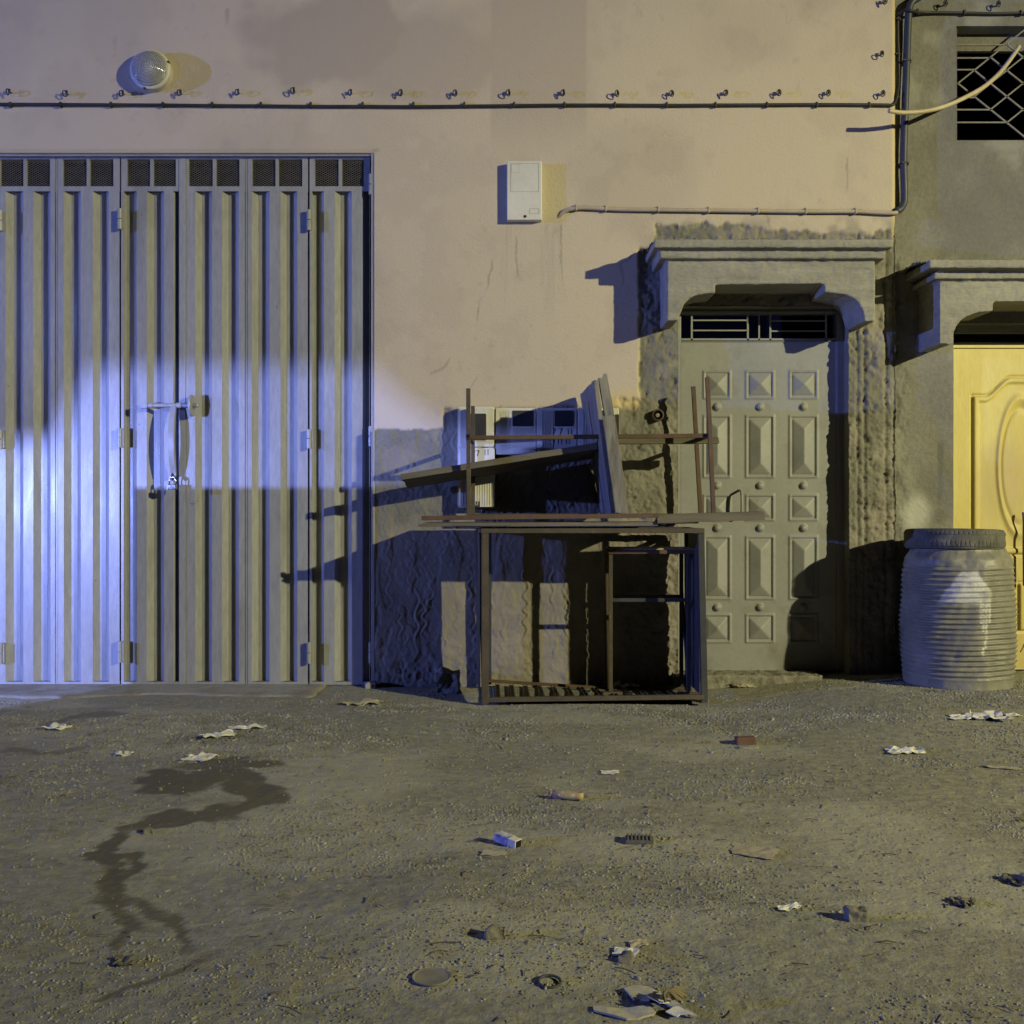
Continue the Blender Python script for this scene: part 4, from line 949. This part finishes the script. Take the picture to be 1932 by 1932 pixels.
# tyre
na, nh = 300, 44; th = np.linspace(0, 2 * np.pi, na, endpoint=False); s = np.linspace(0, 1, nh, endpoint=False); T_, S_ = np.meshgrid(th, s)
a_ = S_ * 2 * np.pi; Rm, ra, rh = .221, .042, .056
ca, sa = np.cos(a_), np.sin(a_); sq_ = lambda v: np.sign(v) * np.abs(v) ** .55
rr = Rm + ra * sq_(ca); zt2 = rh * sq_(sa)
outer = sst(.5, .8, ca)
blk = (np.sin(T_ * 70 + zt2 * 40) > -.8) * 1.0; rows = (np.abs(((zt2 / rh + .02) * 2.5) % 1 - .5) < .40) * 1.0
rr -= outer * .0035 * (1 - blk * rows)
V = np.stack([rr * np.cos(T_), rr * np.sin(T_), zt2], -1).reshape(-1, 3)
idx = np.arange(na * nh).reshape(nh, na); nxx = np.roll(idx, -1, 1); up_ = np.roll(idx, -1, 0); upn = np.roll(nxx, -1, 0)
me = bpy.data.meshes.new('tyre'); me.from_pydata(V.tolist(), [], np.stack([idx, nxx, upn, up_], -1).reshape(-1, 4).tolist())
ty = link('tyre', me, M['rubber']); ty.location = (X_(1799.5, -.34), -.34, bz + BH + .008); ty.rotation_euler = (R(-1.5), R(1.6), .3)
tag(ty, 'worn dusty car tyre lying flat on top of the grey barrel', 'tyre')
bm = bmesh.new(); bm.from_mesh(me); bmesh.ops.recalc_face_normals(bm, faces=bm.faces); bm.to_mesh(me); bm.free()

# ------------------------------------------------------------------ gravel, twigs (nobody could count them)
ico = bmesh.new(); bmesh.ops.create_icosphere(ico, subdivisions=1, radius=1); iv = np.array([v.co[:] for v in ico.verts]); if_ = np.array([[v.index for v in f_.verts] for f_ in ico.faces]); ico.free()
def scatter(n, smin, smax, pw, seed, flat=.55, zone=None):
    r = np.random.RandomState(seed); k = n * 6
    y = r.uniform(-4.5, -.12, k); x = r.uniform(-3.3, 3.3, k); ok = (np.abs(x) < (CD + y) * .53 + .1)
    dens = .15 + 1.2 * sst(.42, .68, fbm(x, y * 1.6, 1.7, 4, 41)); ok &= r.uniform(0, 1.1, k) < dens
    if zone: ok &= zone(x, y)
    ok &= ~((x < -1.0) & (y > -.45))
    x, y = x[ok][:n], y[ok][:n]; n = len(x); sz = (smin + (smax - smin) * r.uniform(0, 1, n) ** pw) * (.72 + .4 * sst(-4.4, -1.2, y))
    z = gh(x[None], y[None])[0]
    V = iv[None] * (1 + .5 * (r.uniform(-1, 1, (n, len(iv), 1)))) * sz[:, None, None] * np.stack([r.uniform(.7, 1.5, n), r.uniform(.6, 1.1, n), r.uniform(.4, .9, n) * flat * 1.4], -1)[:, None]
    a = r.uniform(0, 6.28, n); c, s = np.cos(a)[:, None], np.sin(a)[:, None]
    X = V[..., 0] * c - V[..., 1] * s + x[:, None]; Y = V[..., 0] * s + V[..., 1] * c + y[:, None]; Z = V[..., 2] + z[:, None] + sz[:, None] * .12
    Vv = np.stack([X, Y, Z], -1).reshape(-1, 3); Ff = (if_[None] + (np.arange(n) * len(iv))[:, None, None]).reshape(-1, 3)
    return Vv, Ff
def dry(x, y): return (wetf(x[None], y[None])[0] < .3) | (np.random.RandomState(4).uniform(0, 1, len(x)) < .12)
def trimesh(name, V, Fc, m):
    me = bpy.data.meshes.new(name); me.vertices.add(len(V)); me.vertices.foreach_set('co', V.ravel()); me.loops.add(Fc.size)
    me.loops.foreach_set('vertex_index', Fc.ravel().astype(np.int32)); me.polygons.add(len(Fc))
    me.polygons.foreach_set('loop_start', np.arange(0, Fc.size, 3, dtype=np.int32)); me.polygons.foreach_set('loop_total', np.full(len(Fc), 3, np.int32))
    me.update(); me.validate(); return link(name, me, m)
parts = [scatter(36000, .0018, .0050, 1.4, 1, zone=dry, flat=.75), scatter(10000, .0028, .0066, 2.2, 2, zone=dry, flat=.75), scatter(300, .006, .0105, 2, 3, zone=dry, flat=.7)]
Vs, Fs, off = [], [], 0
for V, Fc in parts: Vs.append(V); Fs.append(Fc + off); off += len(V)
tag(trimesh('gravel', np.concatenate(Vs), np.concatenate(Fs), M['pebble']), 'small stones and grit scattered over the dirt', 'gravel', kind='stuff')
tw = MB(); r = random.Random(5)
for i in range(420):
    y = r.uniform(-4.2, -.15); x = r.uniform(-1, 1) * (CD + y) * .52
    if x < -1 and y > -.5: continue
    a_ = r.gauss(0, .6); L_ = r.uniform(.010, .045) * (1 if r.random() < .9 else 2); z = GZ(x, y) + .003; w = r.uniform(.0010, .0022)
    mid = (x + L_ * .5 * math.cos(a_) + r.uniform(-.004, .004), y + L_ * .5 * math.sin(a_) + r.uniform(-.006, .006), z + r.uniform(.0, .006))
    tw.bar((x, y, z), mid, w); tw.bar(mid, (x + L_ * math.cos(a_), y + L_ * math.sin(a_), z + r.uniform(0, .004)), w)
tag(tw.build('twigs', M['straw']), 'bits of dry twig and straw strewn over the dirt', 'twigs', kind='stuff')

# ------------------------------------------------------------------ litter
def crumple(px, py, w, dpt, h, m, label, cat='paper', name='crumpled_paper', seed=0, rot=0.0, n=12, group='litter on the dirt'):
    x0, y0, z0 = onground(px, py); k = MB(); vs = []
    rr = random.Random(seed); rot = rot or rr.uniform(-.5, .5)
    for j in range(n + 1):
        for i in range(n + 1):
            u, v = i / n - .5, j / n - .5
            ed = 1 + .35 * mnoise.noise(Vector((math.atan2(v, u) * 1.4, seed * 3.7, 0)))
            x, y = u * w * ed, v * dpt * ed
            zz = (abs(mnoise.noise(Vector((u * 2.6, v * 2.2, seed * 1.3)))) * 1.7 + abs(mnoise.noise(Vector((u * 5.5, v * 4.5, seed * 2.3)))) * .55) * h * .55
            x += mnoise.noise(Vector((u * 4, v * 4, seed + 9))) * w * .14; y += mnoise.noise(Vector((u * 4, v * 4, seed + 19))) * dpt * .25
            c, s = math.cos(rot), math.sin(rot); X, Y = x0 + x * c - y * s, y0 + x * s + y * c
            vs.append((X, Y, z0 + .003 + zz))
    fs = [(j * (n + 1) + i, j * (n + 1) + i + 1, (j + 1) * (n + 1) + i + 1, (j + 1) * (n + 1) + i) for j in range(n) for i in range(n)]
    me = bpy.data.meshes.new(name); me.from_pydata(vs, [], fs); o = link(name, me, m)
    sd = o.modifiers.new('thickness', 'SOLIDIFY'); sd.thickness = .0012
    return tag(o, label, cat, group)
PP = M['paper']
crumple(107, 1375, .10, .09, .028, PP, 'crumpled white scrap farthest left, below the bright garage panels', seed=1)
crumple(410, 1391, .14, .09, .032, PP, 'bright white crumpled tissue below the middle of the garage door', seed=2)
crumple(467, 1375, .16, .05, .022, PP, 'thin twisted white paper strip just right of the bright tissue', seed=3, rot=.2)
crumple(380, 1432, .11, .10, .024, PP, 'greyish crumpled tissue at the top of the wet stain', seed=4)
crumple(233, 1424, .07, .07, .016, PP, 'small bluish torn scrap left of the wet stain', seed=5)
crumple(683, 1329, .20, .10, .03, M['card'], 'dirty folded paper bag near the right foot of the garage door', seed=6, cat='paper bag')
crumple(1822, 1356, .13, .08, .024, PP, 'flattened white wrapper in front of the barrel, left of the folded sheet', seed=7)
crumple(1864, 1358, .17, .12, .055, PP, 'large folded white sheet in front of the barrel', seed=8, n=6)
crumple(1911, 1352, .07, .05, .012, PP, 'small flat grey slip near the right edge of the photo', seed=9, n=4)
crumple(1704, 1419, .14, .09, .03, PP, 'crumpled white tissue on open dirt left below the barrel', seed=10)
crumple(1400, 1297, .15, .05, .03, M['card'], 'crushed beige paper at the foot of the embossed door sill', seed=11)
crumple(1150, 1459, .07, .05, .01, PP, 'small white plastic scrap on the dirt below the table', seed=12, n=5)
crumple(1180, 1800, .05, .05, .012, PP, 'tiny pale scrap low in the middle of the dirt', seed=13, n=5)
crumple(1425, 1609, .13, .10, .010, M['card'], 'pale flat torn card right of centre on the dirt', seed=14, n=5)
crumple(1490, 1716, .07, .03, .014, PP, 'pale oblong chip low on the right of the dirt', seed=15, n=4)
crumple(932, 1612, .07, .04, .012, M['card'], 'small beige chip just below the blue and white carton', seed=16, n=4)
crumple(1890, 1450, .12, .03, .012, M['card'], 'long torn card strip near the right edge', seed=17, n=5, rot=-.3)
crumple(1818, 1706, .055, .06, .022, M['wood'], 'dark curled rag of rubber at the lower right', cat='rag', name='curled_rag', seed=18)
crumple(1205, 1783, .045, .03, .008, M['card'], 'small tan torn leaf of card near the bottom middle', seed=19, n=5)
crumple(1925, 1664, .08, .07, .028, M['rubber'], 'dark bluish crushed lump at the right edge of the photo', cat='rag', name='curled_rag', seed=20)
crumple(1180, 1300, .16, .10, .06, PP, 'torn printed paper bag caught on the table foot rail', cat='paper bag', name='paper_bag', seed=21, n=8)
crumple(860, 1290, .09, .08, .03, M['card'], 'pale clod of paper between the rock and the table leg', seed=22, n=8)
crumple(238, 1817, .05, .05, .02, M['rubber'], 'dark scrap low on the left of the dirt', cat='rag', name='curled_rag', seed=23, n=5)
# carton
x, y, z = onground(958, 1594); Mx = Matrix.Translation((x, y, z + .016)) @ Matrix.Rotation(R(-38), 4, 'Z') @ Matrix.Rotation(R(6), 4, 'Y')
ct = empty('carton', (x, y, z), 'open blue and white drink carton lying on the dirt in the centre', 'carton')
MB().box(-.042, .042, -.017, .017, -.012, .012, Mx).build('carton_body', PP, ct, bevel=.002)
MB().box(-.040, .012, -.0173, .0173, -.0123, .0123, Mx).build('printed_sleeve', mat('blue_print', (.12, .12, .4), (.6, .6, .65), 40, .6), ct)
MB().box(.0422, .0426, -.014, .014, -.010, .010, Mx).build('opening_shade', M['black'], ct)  # black plate painted as the shaded inside of the carton
# yellow tube bottle
x, y, z = onground(1070, 1509); d = Vector((math.cos(R(-18)), math.sin(R(-18)), 0)); c = Vector((x, y, z + .016))
tbm = empty('plastic_tube', (x, y, z), 'squashed yellow plastic tube on the dirt below the table', 'tube')
MB().tube([c - d * .05, c - d * .042, c - d * .015, c + d * .014, c + d * .042, c + d * .058], [.010, .015, .014, .016, .013, .012], 14).build('tube_body', M['tube'], tbm, smooth=True)
MB().tube([c - d * .060, c - d * .050], .010, 12).build('tube_cap', mat('faded_pink_cap', (.5, .25, .2)), tbm)
# brick, offcut, lid, ring, stone, sandal sole
x, y, z = onground(1407, 1404); o = rough(MB().box(x - .045, x + .045, y - .02, y + .03, z - .01, z + .032), 'brick', M['brick'], None, .005, .006, .03)
tag(o, 'broken red brick half on the dirt in front of the embossed door', 'brick')
x, y, z = onground(1408, 1411); o = rough(MB().box(x - .04, x + .05, y - .03, y - .0, z - .01, z + .012), 'stone', M['pebble'], None, .004, .01, .03)
tag(o, 'flat pale stone chip touching the front of the red brick', 'stone')
x, y, z = onground(1205, 1588); k = MB(); Mx = Matrix.Translation((x, y, z + .008)) @ Matrix.Rotation(R(-6), 4, 'Z')
k.box(-.04, .045, -.025, .025, -.008, .004, Mx)
for i in range(7): k.box(-.036 + i * .0115, -.030 + i * .0115, -.024, .024, .004, .010, Mx)
tag(k.build('rubber_block', M['rubber'], bevel=.001), 'small black ridged rubber block on the dirt', 'rubber block')
x, y, z = onground(814, 1847); k = MB(); k.lathe([(0, 0), (.036, 0), (.042, .004), (.042, .007), (.037, .005), (.02, .004), (0, .004)], Matrix.Translation((x, y, z)), 40)
tag(k.build('lid', M['galv'], smooth=False), 'round grey tin lid lying flat at the bottom', 'lid')
x, y, z = onground(1037, 1856); k = MB(); k.tube([(x + .024 * math.cos(a), y + .024 * math.sin(a), z + .005 + .002 * math.sin(a)) for a in [R(v) for v in range(0, 361, 15)]], .003, 8)
tag(k.build('wire_ring', M['darksteel'], smooth=True), 'thin dark wire ring on the dirt right of the tin lid', 'ring')
rk = P(848, 1297, -.16); o = rough(MB().box(rk[0] - .075, rk[0] + .06, -.22, -.10, -.03, .12, None), 'rock', M['stone'], None, .009, .09, .09, .02, .02)
tag(o, 'jagged grey lump of rubble at the wall foot left of the table', 'rock')
# wall-foot rubble lumps
for i, (px_, py_, s_, lb) in enumerate(((700, 1298, .03, 'small pale stone by the right foot of the garage door'), (1120, 1312, .025, 'dark stone against the table foot rail'), (1272, 1262, .03, 'small mortar lump at the left end of the door sill'),
                                       (1330, 1325, .022, 'small dark clod beside the right front table leg'), (937, 1768, .024, 'dark angular stone low in the centre left of the dirt'),
                                       (1178, 1822 - 8, .018, 'dark stone above the cardboard at the bottom'), (1615, 1735, .026, 'dark wedge shaped stone low on the right'), (283, 1572, .015, 'round pale pebble in the wet stain'))):
    x, y, z = onground(px_, max(py_, 1290))
    o = rough(MB().box(x - s_, x + s_, y - s_ * .7, y + s_ * .7, z - .008, z + s_ * 1.1), 'stone', M['stone' if i != 0 else 'pebble'], None, .005, .03, .03)
    tag(o, lb, 'stone', 'larger loose stones')
# torn cardboard at the bottom edge
c10 = lambda x, y: ((2100 + x * .2588) / 1.9379, (3550 + y * .2588) / 1.9379)
def card(pts, z1, m, label, name='cardboard', th=.004, warp=.012, seed=0):
    vs = []
    for x, y in pts:
        gx, gy, g_ = onground(*c10(x, y)); vs.append((gx, gy, g_ + z1 + warp * abs(mnoise.noise(Vector((gx * 9, gy * 9, seed))))))
    bm = bmesh.new(); f_ = bm.faces.new([bm.verts.new(v) for v in vs]); bmesh.ops.triangulate(bm, faces=[f_])
    bmesh.ops.subdivide_edges(bm, edges=bm.edges[:], cuts=2, use_grid_fill=True)
    for v in bm.verts: v.co.z += .004 * mnoise.noise(Vector((v.co.x * 20, v.co.y * 20, seed)))
    me = bpy.data.meshes.new(name); bm.to_mesh(me); bm.free(); o = link(name, me, m); sd = o.modifiers.new('thickness', 'SOLIDIFY'); sd.thickness = th; sd.offset = 1
    return tag(o, label, 'cardboard', 'torn cardboard at the bottom')
card([(262, 520), (420, 515), (430, 550), (640, 552), (1050, 545), (1150, 610), (1130, 640), (900, 700), (740, 715), (500, 665), (340, 620), (275, 590)], .004, M['pale_card'], 'curved strip of muddy cardboard, lowest left of the torn pieces', seed=1, warp=.008)
card([(700, 295), (860, 258), (1050, 262), (1270, 380), (1480, 510), (1560, 600), (1750, 690), (1640, 690), (1360, 545), (1100, 405), (1060, 370), (1120, 450), (1050, 485), (930, 468), (845, 472)], .006, M['pale_card'], 'angular muddy cardboard panel, farthest up of the torn pieces', seed=2)
card([(1105, 410), (1240, 480), (1370, 545), (1330, 580), (1220, 610), (1090, 545), (1030, 520), (1040, 490), (1120, 450)], .018, M['paper'], 'jagged white torn face of the cardboard in the middle', seed=3, th=.002)
card([(1290, 660), (1400, 600), (1480, 592), (1680, 700), (1490, 692), (1455, 722)], .012, M['paper'], 'white torn flap of card at the bottom right of the pile', seed=4, th=.002)
k = MB(); rr = random.Random(8)
for i in range(9):
    p = onground(*c10(1240 + rr.uniform(-20, 20), 590 + rr.uniform(-20, 20))); q = onground(*c10(1330 + i * 36 + rr.uniform(-60, 60), 590 - i * 11 + rr.uniform(-30, 40)))
    k.tube([(p[0], p[1], p[2] + .03), ((p[0] + q[0]) / 2, (p[1] + q[1]) / 2, p[2] + .045), (q[0], q[1], q[2] + .025)], .0035, 6)
tag(k.build('plant_stalk', M['straw'], smooth=True), 'bundle of dry tan stalks lying across the torn cardboard', 'stalks')
# rope scraps by the yellow door
k = MB(); p = P(1916, 1218, .06)
k.tube(smooth([(p[0] - .03, -.06, p[2] - .02), (p[0], -.03, p[2]), (p[0] + .02, .0, p[2] + .015), (p[0] + .05, .02, p[2] + .0), (p[0] + .04, .03, p[2] - .05), (p[0] + .09, .04, p[2] - .06)], 5), .004, 7)
tag(k.build('rope_scrap', M['straw']), 'frayed knotted rope scrap at the foot of the yellow door', 'rope')

# ------------------------------------------------------------------ added unseen housing that cuts the low blue light to shape
LX, LY, LZ = -5.2, -5.2, 1.15
wl_ = empty('light_blocker', (LX, LY, 0), 'added unseen housing that blocks and shapes the low blue light', 'light blocker')
def onplane(xw, zw, y):
    t = (y - LY) / (0 - LY); return (LX + (xw - LX) * t, LZ + (zw - LZ) * t)
y1_ = LY + .4
p = [onplane(X_(236), -3, y1_), onplane(X_(236), 1.174, y1_), onplane(X_(705), 1.176, y1_), onplane(X_(800), 1.20, y1_), onplane(X_(1280), 1.62, y1_), onplane(X_(2100), 1.66, y1_), onplane(X_(2100), -3, y1_)]
MB().prism(p, y1_, y1_ - .004).build('low_edge_blocker', M['darksteel'], wl_)  # added blocker, outline projected back from the lower shadow edge
y2_ = LY + .09
q0 = [onplane(-9, 1.42, y2_), onplane(X_(60), 1.45, y2_), onplane(X_(130), 1.88, y2_), onplane(X_(700), 1.88, y2_), onplane(X_(770), 1.66, y2_), onplane(X_(900), 1.47, y2_), onplane(X_(1300), 1.40, y2_), onplane(X_(2400), 1.45, y2_)]
MB().prism(q0 + [(q0[-1][0], 1.6), (q0[0][0], 1.6)], y2_, y2_ - .003).build('top_edge_blocker', M['darksteel'], wl_)  # added blocker giving the soft upper edge of the blue band
xr_ = onplane(X_(2100), 0, y1_)[0]
MB().add([(LX + .03, LY + .016, 0.75), (xr_, y1_, 0.75), (xr_, y1_, 1.6), (LX + .03, LY + .016, 1.6)], [(0, 1, 2, 3)]).build('side_blocker', M['darksteel'], wl_)
MB().box(LX + .036, LX + .04, LY - .095, LY + .0195, 0.75, 1.6).build('side_blocker', M['darksteel'], wl_)
MB().box(LX - .3, LX + .12, LY - .10, LY - .09, 0.75, 1.6).build('back_blocker', M['darksteel'], wl_)
MB().box(LX - .3, LX + .12, LY - .10, y1_, 1.6, 1.605).build('cover_blocker', M['darksteel'], wl_)
MB().box(LX - .1, LX + .35, LY - .09, y1_ + .0, 0.75, 0.754).build('floor_blocker', M['darksteel'], wl_)
MB().tube([(LX, LY - .05, 0), (LX, LY - .05, 0.75)], .02, 12).build('stand', M['darksteel'], wl_)
